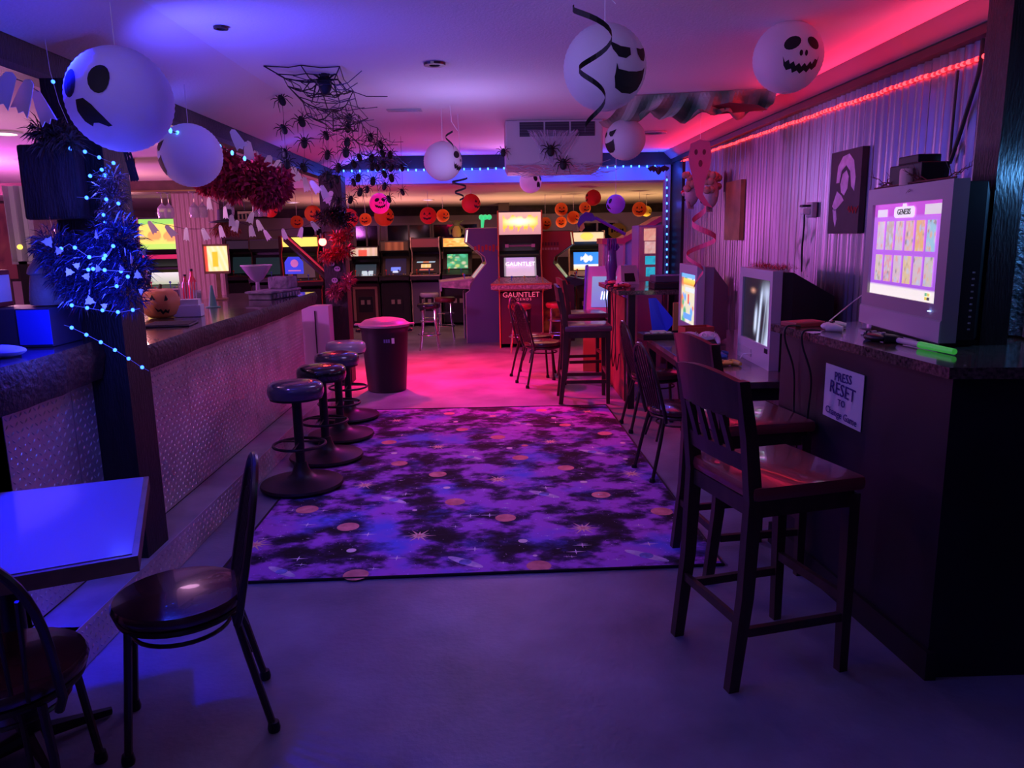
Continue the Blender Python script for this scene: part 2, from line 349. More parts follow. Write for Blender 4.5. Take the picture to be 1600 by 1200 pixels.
# live-edge tops
M_bark = mat('live_edge_bark', (.022, .013, .012), .55, var=.6, vscale=12, bump=.5, bscale=35)
M_bartop = mat('bar_top_wood', (.05, .035, .05), .2, var=.6, vscale=4, bump=.08, bscale=20, coat=.6, stretch=(3, 1, 3))
def slab(front, inner_x, z0, z1, name, parent, m):
    rnd = random.Random(3); n = len(front); vs = []
    for (x, y) in front:
        j = rnd.uniform(-.012, .012); vs += [(x-.01+j*.6, y, z0), (x+.012+j, y, (z0+z1)/2+.02), (x+j*.3, y, z1), (inner_x, y, z1), (inner_x, y, z0)]
    fs = []
    ed = []
    for i in range(n-1):
        for k in range(5): (ed if k < 2 else fs).append((i*5+k, i*5+(k+1) % 5, (i+1)*5+(k+1) % 5, (i+1)*5+k))
    fs += [(0, 1, 2, 3, 4), tuple(range(5*n-1, 5*n-6, -1))]
    o = lp(MB().add(vs, fs)).build(name, m, parent); em = MB(); used = sorted({q for f in ed for q in f}); ix = {q: i for i, q in enumerate(used)}; em.add([vs[q] for q in used], [tuple(ix[q] for q in f) for f in ed]); lp(em).build('bark_edge', M_bark, o, True); return o
slab([(-1.67-.012*math.sin(y*3), y) for y in [3.61+.14*i for i in range(27)]], -2.45, 1.0, 1.12, 'bar_top', bar, M_bartop)
slab([(-1.70+.02*math.sin(y*5)-(.1 if y < 2.6 else 0), y) for y in [2.45+.075*i for i in range(13)]], -2.9, 1.02, 1.19, 'raised_bar_top', bar, M_bartop)
# ================================================================ FURNITURE
# ---- galaxy rug
def rug_mat():
    m = bpy.data.materials.new('galaxy_print'); m.use_nodes = True; nt = m.node_tree; b = nt.nodes['Principled BSDF']; b.inputs['Roughness'].default_value = .9
    N = nt.nodes.new; L = nt.links.new
    tc = N('ShaderNodeTexCoord')
    n1 = N('ShaderNodeTexNoise'); n1.inputs['Scale'].default_value = 3.1; n1.inputs['Detail'].default_value = 7; n1.inputs['Roughness'].default_value = .62
    n2 = N('ShaderNodeTexNoise'); n2.inputs['Scale'].default_value = 2.2; n2.inputs['Detail'].default_value = 4
    mp = N('ShaderNodeMapping'); mp.inputs['Location'].default_value = (3.1, 7.7, 0); L(tc.outputs['Object'], mp.inputs[0])
    mq = N('ShaderNodeMapping'); mq.inputs['Rotation'].default_value = (0, 0, .6); mq.inputs['Scale'].default_value = (1, 1.25, 1); L(tc.outputs['Object'], mq.inputs[0])
    L(mq.outputs[0], n1.inputs['Vector']); L(mp.outputs[0], n2.inputs['Vector'])
    c1 = N('ShaderNodeValToRGB'); e = c1.color_ramp.elements; e[0].position = .40; e[0].color = (.012, .008, .03, 1); e[1].position = .56; e[1].color = (.46, .14, .72, 1)
    e2 = e.new(.47); e2.color = (.07, .02, .15, 1)
    c2 = N('ShaderNodeValToRGB'); e = c2.color_ramp.elements; e[0].position = .52; e[0].color = (0, 0, 0, 1); e[1].position = .68; e[1].color = (1, 1, 1, 1)
    L(n1.outputs['Fac'], c1.inputs[0]); L(n2.outputs['Fac'], c2.inputs[0])
    mx = N('ShaderNodeMix'); mx.data_type = 'RGBA'; L(c2.outputs[0], mx.inputs[0]); L(c1.outputs[0], mx.inputs[6]); mx.inputs[7].default_value = (.12, .16, .85, 1)
    # keep black lanes black
    c3 = N('ShaderNodeValToRGB'); e = c3.color_ramp.elements; e[0].position = .38; e[0].color = (.05, .04, .08, 1); e[1].position = .52; e[1].color = (1, 1, 1, 1); L(n1.outputs['Fac'], c3.inputs[0])
    mu = N('ShaderNodeMix'); mu.data_type = 'RGBA'; mu.blend_type = 'MULTIPLY'; mu.inputs[0].default_value = 1; L(mx.outputs[2], mu.inputs[6]); L(c3.outputs[0], mu.inputs[7])
    vo = N('ShaderNodeTexVoronoi'); vo.inputs['Scale'].default_value = 30; L(tc.outputs['Object'], vo.inputs['Vector'])
    c4 = N('ShaderNodeValToRGB'); e = c4.color_ramp.elements; e[0].position = .06; e[0].color = (.75, .7, .85, 1); e[1].position = .12; e[1].color = (0, 0, 0, 1); L(vo.outputs['Distance'], c4.inputs[0])
    ad = N('ShaderNodeMix'); ad.data_type = 'RGBA'; ad.blend_type = 'ADD'; ad.inputs[0].default_value = .55; L(mu.outputs[2], ad.inputs[6]); L(c4.outputs[0], ad.inputs[7])
    L(ad.outputs[2], b.inputs['Base Color']); return m
rug = thing('galaxy_rug', 'purple galaxy-print rug with red planets and stars on the concrete', 'rug', (-.07, 5.28, 0))
RC = [(-1.37, 3.425), (1.09, 3.49), (1.04, 7.10), (-1.37, 7.11)]
def rl(x, y): return (x+.07, y-5.28)
rp = [rl(*c) for c in RC]
MB().add([(x, y, .001) for x, y in rp]+[(x, y, .010) for x, y in rp], [(0, 3, 2, 1), (4, 5, 6, 7)]+[(i, (i+1) % 4, 4+(i+1) % 4, 4+i) for i in range(4)]).build('pile', rug_mat(), rug)
MB().tube([(x, y, .009) for x, y in rp], .008, 6, closed=True).build('bound_edge', mat('rug_binding', (.015, .012, .02), .8), rug)
M_planet = mat('rug_planet_print', (1, .33, .27), .9, var=.35, vscale=14); M_moon = mat('rug_moon_print', (1, .92, .82), .9)
M_burst = mat('rug_starburst_print', (1, .72, .5), .9); M_gal = mat('rug_galaxy_print', (.72, .62, 1), .9, var=.4, vscale=18); M_star = mat('rug_star_print', (1, .97, 1), .9)
def flat(name, poly, m, z=.0108): return MB().prism([(a, b) for a, b in poly], (0, 0, z-.0004), (1, 0, 0), (0, 1, 0), .0006).build(name, m, rug)
def onrug(px, py): p = at(px, py, Z=.0108); return rl(p.x, p.y)
def disc(c, r, n=18, k=1): return [(c[0]+r*math.cos(2*PI*i/n), c[1]+r*k*math.sin(2*PI*i/n)) for i in range(n)]
for px, py, r in [(480, 796, 16), (544, 823, 16), (556, 898, 19), (711, 784, 15), (790, 809, 15.5), (842, 884, 19), (939, 773, 14), (1034, 799, 16), (608, 691, 11), (624, 724, 12), (684, 741, 13), (722, 671, 9),
                  (778, 683, 11), (813, 715, 12), (884, 731, 12.5), (883, 664, 8.5), (945, 677, 10.5), (846, 641, 8), (702, 646, 8), (820, 696, 5), (1118, 873, 9)]:
    c = onrug(px, py); dd = at(px, py, Z=0).length/FPX
    flat('planet_print', disc(c, r*dd*1.1), M_planet)
for px, py, r in [(549, 860, 8), (817, 845, 8), (616, 708, 5), (698, 762, 6), (796, 700, 5), (912, 753, 6), (973, 692, 4.5), (1080, 836, 5), (865, 653, 4), (712, 659, 4), (648, 797, 4), (836, 868, 4), (977, 717, 4)]:
    c = onrug(px, py); dd = at(px, py, Z=0).length/FPX; flat('moon_print', disc(c, r*dd, 12), M_moon)
def burst(c, r, n, inner=.28, k=0): return [(c[0]+(r*(1-.35*((i//2) % 2)) if i % 2 == 0 else r*inner)*math.cos(PI*i/n+k), c[1]+(r*(1-.35*((i//2) % 2)) if i % 2 == 0 else r*inner)*math.sin(PI*i/n+k)) for i in range(2*n)]
for px, py, r in [(398, 851, 24), (655, 837, 24), (911, 825, 24), (570, 758, 18), (778, 749, 19), (987, 740, 19), (685, 698, 14), (860, 690, 15), (620, 657, 11), (770, 650, 10), (918, 643, 11)]:
    c = onrug(px, py); dd = at(px, py, Z=0).length/FPX; flat('starburst_print', burst(c, r*dd*1.15, 12), M_burst)
    flat('starburst_core_print', burst(c, r*dd*.4, 6), M_planet, .0114)
for px, py, r in [(440, 893, 26), (727, 878, 30), (1010, 868, 32), (615, 781, 22), (850, 772, 24), (735, 714, 18), (925, 706, 20), (650, 670, 14), (818, 662, 15)]:
    c = onrug(px, py); dd = at(px, py, Z=0).length/FPX; a = R(-38); n = 20
    E = [(r*1.25*dd*math.cos(2*PI*i/n), r*.30*dd*math.sin(2*PI*i/n)) for i in range(n)]
    flat('galaxy_print', [(c[0]+x*math.cos(a)-y*math.sin(a), c[1]+x*math.sin(a)+y*math.cos(a)) for x, y in E], M_gal)
    flat('galaxy_core_print', disc(c, r*.36*dd, 14), mat('rug_galaxy_core', (.24, .26, .7), .9, var=.5, vscale=20), .0114)
sm = None; rnd = random.Random(5)
stars = [(466, 873), (742, 858), (1014, 850), (480, 820), (634, 772), (853, 762), (740, 706), (926, 699), (735, 806), (765, 805), (575, 835), (620, 872), (628, 680), (900, 862), (910, 852), (868, 660)]
me = MB().prism(burst((0, 0), .05, 4, .12), (0, 0, 0), (1, 0, 0), (0, 1, 0), .0006).mesh('star_print', M_star)
for px, py in stars: x, y = onrug(px, py); link('star_print', me, rug, (x, y, .0108))
for i in range(120):
    x, y = rnd.uniform(-1.25, 1.05), rnd.uniform(-1.75, 1.72)
    o = link('star_print', me, rug, (x, y, .0108)); s = rnd.choice([.25, .35, .5, .6]); o.scale = (s, s, 1)
# ---- mushroom bar stools
M_vinyl = mat('dark_blue_vinyl', (.05, .05, .09), .18, bump=.15, bscale=25, coat=.6); M_vinylp = mat('pale_grey_vinyl', (.5, .45, .52), .2, bump=.1, bscale=25, coat=.6); M_vinylk = mat('black_vinyl', (.012, .012, .018), .14, bump=.25, bscale=20, coat=.6)
M_iron = mat('black_iron', (.018, .016, .02), .4, .3)
def bar_stool(loc, m, label, seat_r=.178):
    t = thing('bar_stool', label, 'stool', loc, 0, 'round stools along the bar')
    MB().lathe([(.001, .02), (.245, .012), (.262, .012), (.268, .02), (.262, .034), (.20, .046), (.10, .066), (.065, .09), (.048, .13), (.038, .17), (.001, .17)], 36).lathe([(.001, .0), (.25, 0), (.255, .013), (.001, .013)], 36).build('base', M_iron, t, True)
    MB().tube([(0, 0, .13), (0, 0, .60)], .031, 16).build('pole', M_iron, t, True)
    MB().tube(arc((0, 0, .285), .165, 0, 2*PI, 36)[:-1], .0095, 8, closed=True).build('foot_ring', M_iron, t, True)
    for k in range(3):
        a = 2*PI*k/3+.5; MB().tube([(.028*math.cos(a), .028*math.sin(a), .30), (.163*math.cos(a), .163*math.sin(a), .285)], .007, 6).build('ring_spoke', M_iron, t, True)
    s = seat_r
    MB().lathe([(.001, .595), (s*.8, .595), (s*.96, .605), (s, .63), (s*1.0, .655), (s*.96, .68), (s*.85, .694), (s*.5, .702), (.001, .704)], 36).build('seat', m, t, True)
    MB().lathe([(s*.7, .585), (s*.92, .59), (s*.93, .607), (s*.7, .607)], 36).build('seat_rim', M_iron, t, True)
bar_stool((-1.286, 4.86, 0.011), M_vinyl, 'dark shiny vinyl bar stool nearest the camera, standing on the rug edge')
bar_stool((-1.262, 5.50, 0.011), M_vinylk, 'second bar stool from the camera with black crinkled vinyl seat')
bar_stool((-1.275, 6.12, 0.011), M_vinyl, 'third bar stool from the camera with blue-grey glossy seat')
bar_stool((-1.33, 6.80, 0.011), M_vinylp, 'farthest bar stool with pale pink-lit seat beside the trash can')
# ---- bentwood metal cafe chair
M_seat = mat('brown_vinyl', (.07, .02, .025), .22, coat=.5)
def cafe_chair(label, loc, rz, group, hoop_lean=.11):
    """faces local +X; hoop back at local -X"""
    t = thing('cafe_chair', label, 'chair', loc, rz, group)
    MB().lathe([(.001, .43), (.19, .43), (.205, .44), (.208, .455), (.2, .472), (.15, .482), (.001, .485)], 32).build('seat_cushion', M_seat, t, True)
    MB().tube(arc((0, 0, .418), .185, 0, 2*PI, 32)[:-1], .012, 8, closed=True).build('seat_ring', M_bronze, t, True)
    MB().tube(arc((0, 0, .36), .15, 0, 2*PI, 28)[:-1], .007, 6, closed=True).build('brace_ring', M_bronze, t, True)
    for s in (-1, 1):
        MB().tube([(.15, .12*s, .42), (.165, .135*s, .25), (.185, .155*s, .03)], .0125, 8).build('leg', M_bronze, t, True)
        MB().tube([(-.16, .13*s, .42), (-.19, .15*s, .28), (-.245, .165*s, .03)], .0125, 8).build('leg', M_bronze, t, True)
        for q in ((.187, .156*s), (-.25, .167*s)): MB().lathe([(.001, 0), (.019, 0), (.021, .012), (.017, .034), (.001, .036)], 12, (q[0], q[1], 0)).build('foot_cap', M_iron, t, True)
        MB().tube([(-.155, .075*s, .42), (-.17, .085*s, .36), (-.2, .1*s, .26)], .008, 6).build('brace', M_bronze, t, True)
    pts = []
    for i in range(25):
        a = PI*i/24; yy_ = .185*math.cos(a); hh = .36*abs(math.sin(a))**.62
        z = .44+.10*abs(math.sin(a))**.3+hh; pts.append((-.175-(z-.44)*hoop_lean/.45, yy_, z))
    pts = [(-.165, .17, .40)]+pts+[(-.165, -.17, .40)]
    MB().tube(pts, .0125, 8).build('hoop_back', M_bronze, t, True)
    for k in (-3, -2, -1, 0, 1, 2, 3):
        y0 = .035*k; y1 = .047*k; zt = .44+.46*math.sqrt(max(.05, 1-(y1/.20)**2))-.012
        MB().tube([(-.172, y0, .44), (-.18-(zt-.44)*hoop_lean/.45, y1, zt)], .006, 6).build('spindle', M_bronze, t, True)
    return t
cafe_chair('brown metal cafe chair with round seat turned toward the blue-lit table', (-1.055, 2.375, 0), R(201), 'cafe chairs', .09)
cafe_chair('cafe chair cut off at the bottom left corner, hoop back toward the camera', (-1.37, 1.96, 0), R(105), 'cafe chairs')
# ---- square table
tb = thing('cafe_table', 'square laminate table with wooden edge, glowing blue beside the bar', 'table', (-1.55, 2.35, 0), R(0))
T4 = [(-1.30, 2.775), (-1.005, 2.03), (-1.74, 1.70), (-2.05, 2.52)]
tq = [(x+1.55, y-2.35) for x, y in T4]; cx = sum(p[0] for p in tq)/4; cy = sum(p[1] for p in tq)/4
qi = [(cx+(x-cx)*.96, cy+(y-cy)*.96) for x, y in tq]
MB().prism(tq[::-1], (0, 0, .70), (1, 0, 0), (0, 1, 0), .046).build('table_edge', mat('table_edge_wood', (.16, .09, .045), .45, var=.4), tb)
MB().prism(qi[::-1], (0, 0, .7461), (1, 0, 0), (0, 1, 0), .003).build('laminate_top', mat('table_laminate', (.30, .28, .33), .18, coat=.4), tb)
MB().tube([(cx, cy, .04), (cx, cy, .70)], .035, 16).build('pedestal', M_iron, tb, True)
for k in range(4): a = PI/4+k*PI/2; MB().tube([(cx, cy, .05), (cx+.24*math.cos(a), cy+.24*math.sin(a), .015)], [.03, .014], 8).build('base_arm', M_iron, tb, True)
# ---- wooden bar chairs
M_chw = mat('walnut_stain', (.055, .03, .022), .38, var=.35, vscale=5, stretch=(4, 4, 1)); M_cush = mat('dark_leather', (.26, .04, .05), .32, coat=.8)
def bar_chair(label, loc, rz, group, seat_m=M_cush):
    """slat-back counter chair facing local +X"""
    t = thing('bar_chair', label, 'chair', loc, rz, group)
    W = .205
    def leg(p, q, a, b):
        (x0, y0, z0), (x1, y1, z1) = p, q
        v = [(x0+sx*a, y0+sy*a, z0) for sx in (-1, 1) for sy in (-1, 1)]+[(x1+sx*b, y1+sy*b, z1) for sx in (-1, 1) for sy in (-1, 1)]
        return MB().add(v, [(0, 1, 3, 2), (4, 6, 7, 5), (0, 4, 5, 1), (2, 3, 7, 6), (0, 2, 6, 4), (1, 5, 7, 3)])
    for s in (-1, 1):
        leg((.20, W*s, 0), (.195, W*s, .69), .017, .022).build('leg', M_chw, t)
        y = W*s
        b = MB(); rows = [(-.255, 0, .02), (-.215, .35, .024), (-.20, .70, .026), (-.225, .92, .023), (-.262, 1.12, .019)]
        vs = []
        for x, z, r in rows: vs += [(x-r, y-.019, z), (x+r, y-.019, z), (x+r, y+.019, z), (x-r, y+.019, z)]
        b.add(vs, [(i*4+k, i*4+(k+1) % 4, i*4+4+(k+1) % 4, i*4+4+k) for i in range(4) for k in range(4)]+[(3, 2, 1, 0), (16, 17, 18, 19)]); b.build('back_leg', M_chw, t)
        MB().box(-.2, .19, y-.011, y+.011, .20, .232).build('stretcher', M_chw, t)
        MB().box(-.19, .19, y-.012, y+.012, .64, .70).build('apron', M_chw, t)
    MB().box(.183, .207, -W, W, .64, .70).build('apron', M_chw, t); MB().box(-.21, -.19, -W, W, .64, .70).build('apron', M_chw, t)
    MB().box(.185, .207, -W, W, .27, .305).build('stretcher', M_chw, t); MB().box(-.24, -.222, -W, W, .24, .272).build('stretcher', M_chw, t)
    m = MB(); m.bbox(-.215, .235, -.235, .235, .70, .755, .022); m.build('seat', seat_m, t, True)
    # curved top rail, lower rail, slats
    def rail(z0, z1, x0, x1, bow, th):
        vs = []; n = 10
        for i in range(n+1):
            y = -W-.012+(2*W+.024)*i/n; k = 1-(y/(W+.012))**2; dx = -bow*k
            up = .028*k if z1 > 1.0 else 0
            vs += [(x0+dx, y, z0), (x0+dx+th, y, z0), (x1+dx+th, y, z1+up), (x1+dx, y, z1+up)]
        return MB().add(vs, [(i*4+k, i*4+(k+1) % 4, i*4+4+(k+1) % 4, i*4+4+k) for i in range(n) for k in range(4)]+[(3, 2, 1, 0), (n*4, n*4+1, n*4+2, n*4+3)])
    rail(.985, 1.115, -.253, -.278, .03, .026).build('top_rail', M_chw, t, True)
    rail(.80, .862, -.222, -.232, .012, .02).build('lower_rail', M_chw, t, True)
    for k in range(4):
        y = -.115+.077*k; MB().add([(-.245+a, y+b, .86) for a in (0, .014) for b in (-.016, .016)]+[(-.285+a, y+b, .99) for a in (0, .014) for b in (-.016, .016)],
            [(0, 1, 3, 2), (4, 6, 7, 5), (0, 4, 5, 1), (2, 3, 7, 6), (0, 2, 6, 4), (1, 5, 7, 3)]).build('slat', M_chw, t)
    return t
bar_chair('tall slat-back wooden bar chair with red-lit leather seat, nearest the camera', (1.01, 2.72, 0), R(14), 'wooden bar chairs')
bar_chair('tall wooden bar chair tucked behind the nearest one at the low table', (1.185, 3.55, 0), R(8), 'wooden bar chairs')
bar_chair('dark wooden bar chair with magenta-lit seat at the far end of the rug', (.88, 7.42, 0), R(-2), 'wooden bar chairs', mat('plum_leather', (.16, .06, .1), .3, coat=.3))
bar_chair('wooden bar chair half hidden behind the dark one beyond the rug', (1.0, 8.6, 0), R(4), 'wooden bar chairs', mat('plum_leather', (.16, .06, .1), .3))
G2 = 'cafe chairs'
cafe_chair('cafe chair on the red-lit floor with arched back facing the gap by the bar chair', (.52, 8.28, 0), R(18), G2)
cafe_chair('cafe chair with slanted loop back behind the other one on the red-lit floor', (.47, 8.85, 0), R(-20), G2)
cafe_chair('cafe chair farther along the low table, by the white box of cables', (1.33, 6.25, 0), R(4), G2)
cafe_chair('cafe chair with shiny seat at the near end of the low gaming table', (1.22, 4.98, 0), R(10), G2)
# ---- trash can
tc_ = thing('trash_can', 'large black plastic trash can with domed lid at the end of the bar', 'trash can', (-1.17, 8.13, 0))
M_can = mat('black_plastic', (.010, .010, .012), .45); M_lid = mat('dark_grey_lid', (.30, .25, .28), .4)
MB().lathe([(.001, 0), (.195, 0), (.205, .01), (.245, .62), (.25, .66), (.258, .67), (.258, .70), (.24, .70)], 36).build('body', M_can, tc_, True)
MB().lathe([(.262, .69), (.272, .695), (.272, .715), (.255, .72), (.235, .735), (.21, .755), (.12, .775), (.001, .782)], 36).build('lid', M_lid, tc_, True)
for s in (-1, 1): MB().tube([(.25*s, -.05, .64), (.29*s, -.05, .645), (.295*s, 0, .65), (.29*s, .05, .645), (.25*s, .05, .64)], .011, 8).build('handle', M_can, tc_, True)
for s in (-1, 1): MB().bbox(s*.285-.03, s*.285+.03, -.04, .04, .70, .718, .006).build('lid_clip', M_lid, tc_)
MB().box(.10, .128, -.236, -.222, .53, .585).build('label', M_paper, tc_)
for k in range(3): MB().box(.02+k*.022, .036+k*.022, -.244, -.232, .54, .575).build('label_text', mat('blue_label_ink', (.15, .18, .4), .6), tc_)
# ================================================================ RIGHT SIDE: GAMING COUNTERS
M_gran = mat('granite', (.10, .075, .06), .12, var=.8, vscale=70, coat=.4); M_cbody = mat('dark_counter_paint', (.007, .008, .018), .55, var=.25, vscale=4)
ct = thing('gaming_counter', 'tall dark counter with granite slab top holding the big television', 'counter', (1.85, 3.1, 0))
def lc(m, o=(1.85, 3.1, 0)): m.v = [(x-o[0], y-o[1], z-o[2]) for x, y, z in m.v]; return m
lc(MB().prism([(1.425, 3.76), (1.535, 2.50), (2.185, 2.50), (2.185, 3.76)], (0, 0, 0), (1, 0, 0), (0, 1, 0), 1.11)).build('body', M_cbody, ct)
lc(MB().prism([(1.41, 3.78), (1.52, 2.48), (1.56, 2.48), (1.45, 3.78)], (0, 0, 0), (1, 0, 0), (0, 1, 0), .11)).build('baseboard', M_black, ct)
lc(MB().prism([(1.38, 3.80), (1.495, 2.46), (1.9, 2.42), (2.185, 2.42), (2.185, 3.80)], (0, 0, 1.111), (1, 0, 0), (0, 1, 0), .038)).build('granite_top', M_gran, ct)
# taped note
nt_ = thing('paper_note', 'white taped paper note with handwritten reset instructions on the counter', 'note', (1.474, 3.165, .905), R(5))
MB().add([(0, .155, -.112), (0, -.15, -.118), (.0, -.155, .118), (0, .15, .122), (-.0012, .155, -.112), (-.0012, -.15, -.118), (-.004, -.155, .118), (-.002, .15, .122)],
         [(0, 1, 2, 3), (4, 7, 6, 5), (0, 4, 5, 1), (1, 5, 6, 2), (2, 6, 7, 3), (3, 7, 4, 0)]).build('sheet', M_paper, nt_)
M_pen = mat('purple_marker', (.05, .02, .22), .7)
for s, z, sz, r in [('PRESS', .078, .055, .03), ('RESET', .022, .078, -.06), ('TO', -.032, .042, 0), ('Change Game', -.084, .044, -.05)]:
    text('handwriting', s, M_pen, nt_, (-.0058, 0, z), (0, -1, r), (0, r, 1), sz)
def crt(name, label, cat, p_far, p_near, z0, z1, depth, bezel, screen, stand=None, side_m=None, screen_rect=(.09, .91, .2, .9)):
    """tube television: front face between p_far and p_near (x, y), body tapering away from the room"""
    (xa, ya), (xb, yb) = p_far, p_near; W = math.hypot(xb-xa, yb-ya); rz = math.atan2(yb-ya, xb-xa)
    t = thing(name, label, cat, ((xa+xb)/2, (ya+yb)/2, z0), rz)   # local +X along the face, front = local -Y
    h = z1-z0; hw = W/2; u0, u1, v0, v1 = screen_rect; a0, a1 = -hw+W*u0, -hw+W*u1; b0, b1 = h*v0, h*v1
    MB().box(-hw, a0, 0, .06, 0, h).box(a1, hw, 0, .06, 0, h).box(a0, a1, 0, .06, 0, b0).box(a0, a1, 0, .06, b1, h).build('bezel', bezel, t)
    k = .5
    MB().add([(-hw+.01, .06, .01), (hw-.01, .06, .01), (hw-.01, .06, h-.01), (-hw+.01, .06, h-.01), (-hw*k, depth, .03), (hw*k, depth, .03), (hw*k, depth, h*.72), (-hw*k, depth, h*.72),
              (-hw+.01, .13, .01), (hw-.01, .13, .01), (hw-.01, .13, h-.012), (-hw+.01, .13, h-.012)],
             [(3, 2, 1, 0), (4, 5, 6, 7), (0, 1, 9, 8), (1, 2, 10, 9), (2, 3, 11, 10), (3, 0, 8, 11), (8, 9, 5, 4), (9, 10, 6, 5), (10, 11, 7, 6), (11, 8, 4, 7)]).build('case', side_m or M_black, t)
    scr = MB().grid((a0, .012, b0), (a1, .012, b0), (a0, .012, b1), 40, 40, screen).build('screen', mat('tv_screen', attr=True, rough=.2, emit=.95), t)
    return t, (a0, a1, b0, b1, W, h)
# --- big television with the game menu
def scr1(u, v):
    c = lerp((.34, .10, .62), (.50, .16, .66), v)
    if v > .86: c = (.45, .07, .50)
    if v < .105: c = (.85, .82, .70)
    return c
tv, (a0, a1, b0, b1, W, h) = crt('television', 'big grey tube television showing a purple menu of game tiles', 'television', (1.766, 3.665), (1.71, 2.893), 1.166, 1.782, .27, mat('tv_grey_bezel', (.36, .30, .34), .4), scr1, screen_rect=(.075, .905, .235, .885))
MB().box(-W*.42, W*.42, .03, .25, -.016, .001).build('foot', M_black, tv)
MB().box(-W/2, W/2, -.006, .0, .0, h*.13).build('lower_trim', mat('tv_lilac_trim', (.48, .42, .5), .4), tv)
MB().box(-W/2, W/2, -.004, .0, h*.125, h*.14).build('trim_line', M_grey, tv)
MB().lathe([(.001, -.004), (.007, -.003), (.008, 0)], 12, (a1-.02, -.004, h*.19)).build('power_light', mat('power_light', (.3, .5, 1), .4, emit=4), tv)
def tile(u0, u1, v0, v1, fn, name='game_tile'):
    A = lambda u, v: (a0+(a1-a0)*u, .0095, b0+(b1-b0)*v)
    return MB().grid(A(u0, v0), A(u1, v0), A(u0, v1), 10, 22, fn).build(name, mat('tv_tile', attr=True, rough=.3, emit=.62), tv)
pal = [(.9, .8, .5), (.7, .85, .8), (.95, .6, .35), (.8, .75, .6), (.55, .75, .9), (.95, .45, .35), (.35, .35, .3)]
for r_ in range(2):
    for c_ in range(6):
        u0 = .075+c_*.147; tint = [(.75, .72, .70), (.6, .56, .42), (.75, .72, .66), (.9, .6, .45), (.95, .6, .2), (.4, .8, .78), (.8, .75, .5), (.85, .5, .45), (.8, .7, .65), (.9, .75, .35), (.8, .72, .6), (.75, .75, .55)][r_*6+c_]
        tile(u0, u0+.112, .5 if r_ == 0 else .155, .81 if r_ == 0 else .445, noise_cols(31+r_*6+c_, tint, pal, .5))
tile(.06, .22, .86, .94, lambda u, v: (.85, .88, .8), 'corner_box'); tile(.76, .97, .865, .965, lambda u, v: (.85, .85, .74), 'corner_box')
o = MB().prism([(-.10, -.025), (-.085, -.04), (.085, -.04), (.10, -.025), (.10, .02), (.085, .035), (.02, .035), (.015, .055), (-.015, .055), (-.02, .035), (-.085, .035), (-.10, .02)], (a0+(a1-a0)*.48, .0092, b0+(b1-b0)*.905), (.95, 0, 0), (0, 0, .62), .002).build('logo_plate', mat('lit_plate', (.85, .82, .85), .4, emit=.8), tv)
text('logo_text', 'GENESIS', M_ink, tv, (a0+(a1-a0)*.48, .0062, b0+(b1-b0)*.902), (1, 0, 0), (0, 0, 1), .034)
for k, cc in enumerate([(.9, .75, .1), (.1, .1, .1), (.2, .6, .3), (.9, .7, .2)]): MB().box(a0+(a1-a0)*(.85+.03*(k % 2)), a0+(a1-a0)*(.875+.03*(k % 2)), .008, .0115, b0+(b1-b0)*(.02+.04*(k//2)), b0+(b1-b0)*(.05+.04*(k//2))).build('menu_icon', mat('icon%d' % k, cc, .5, emit=.7), tv)
for k in range(10): MB().box(W/2-.004, W/2+.001, .1, .108, .05+k*.024, .056+k*.024).build('side_vent', M_grey, tv)
# things on top of the big television
bx = thing('display_box', 'dark stepped box sitting on top of the big television', 'box', at(1434, 258, X=1.83)); bx.location.z = 1.773
MB().bbox(-.06, .06, -.14, .12, 0, .10, .006).build('body', M_black, bx); MB().bbox(-.05, .05, -.09, .07, .10, .135, .006).build('upper_step', M_black, bx)
cd = thing('pillar_candle', 'pinkish wax candle on top of the big television', 'candle', (1.757, at(1418, 262, X=1.757).y, 1.783))
MB().lathe([(.001, 0), (.028, 0), (.029, .06), (.025, .068), (.018, .064), (.001, .062)], 18).build('wax', mat('pale_wax', (.7, .42, .4), .5), cd, True); MB().tube([(0, 0, .06), (.002, 0, .075)], .0015, 5).build('wick', M_ink, cd)
rnd = random.Random(9); m = MB()
def twig(m, p, d, L, r, lv):
    q = p+d*L; q2 = p+d*L*.5+Vector((rnd.uniform(-1, 1), rnd.uniform(-1, 1), rnd.uniform(-1, 1)))*L*.12; m.tube([p, q2, q], [r, r*.8, r*.5], 5)
    if lv:
        for k in range(2+lv): m_d = (d+Vector((rnd.uniform(-.8, .8), rnd.uniform(-.9, .9), rnd.uniform(-.5, .9)))).normalized(); twig(m, p+d*L*rnd.uniform(.3, 1), m_d, L*.55, r*.65, lv-1)
m.tube([(1.735, 2.92, 1.788), (1.745, 3.2, 1.79), (1.76, 3.4, 1.788), (1.785, 3.65, 1.788)], .004, 5)
for k in range(5): twig(m, Vector((1.745+.01*k, 3.0+.15*k, 1.79)), Vector((rnd.uniform(-.25, .1), 1 if k % 2 else -1, .12)).normalized(), .11, .0028, 2)
tag(m.build('twig_garland', mat('dark_red_twig', (.10, .012, .012), .7)), 'spindly dark red twig garland lying along the top of the big television', 'garland')
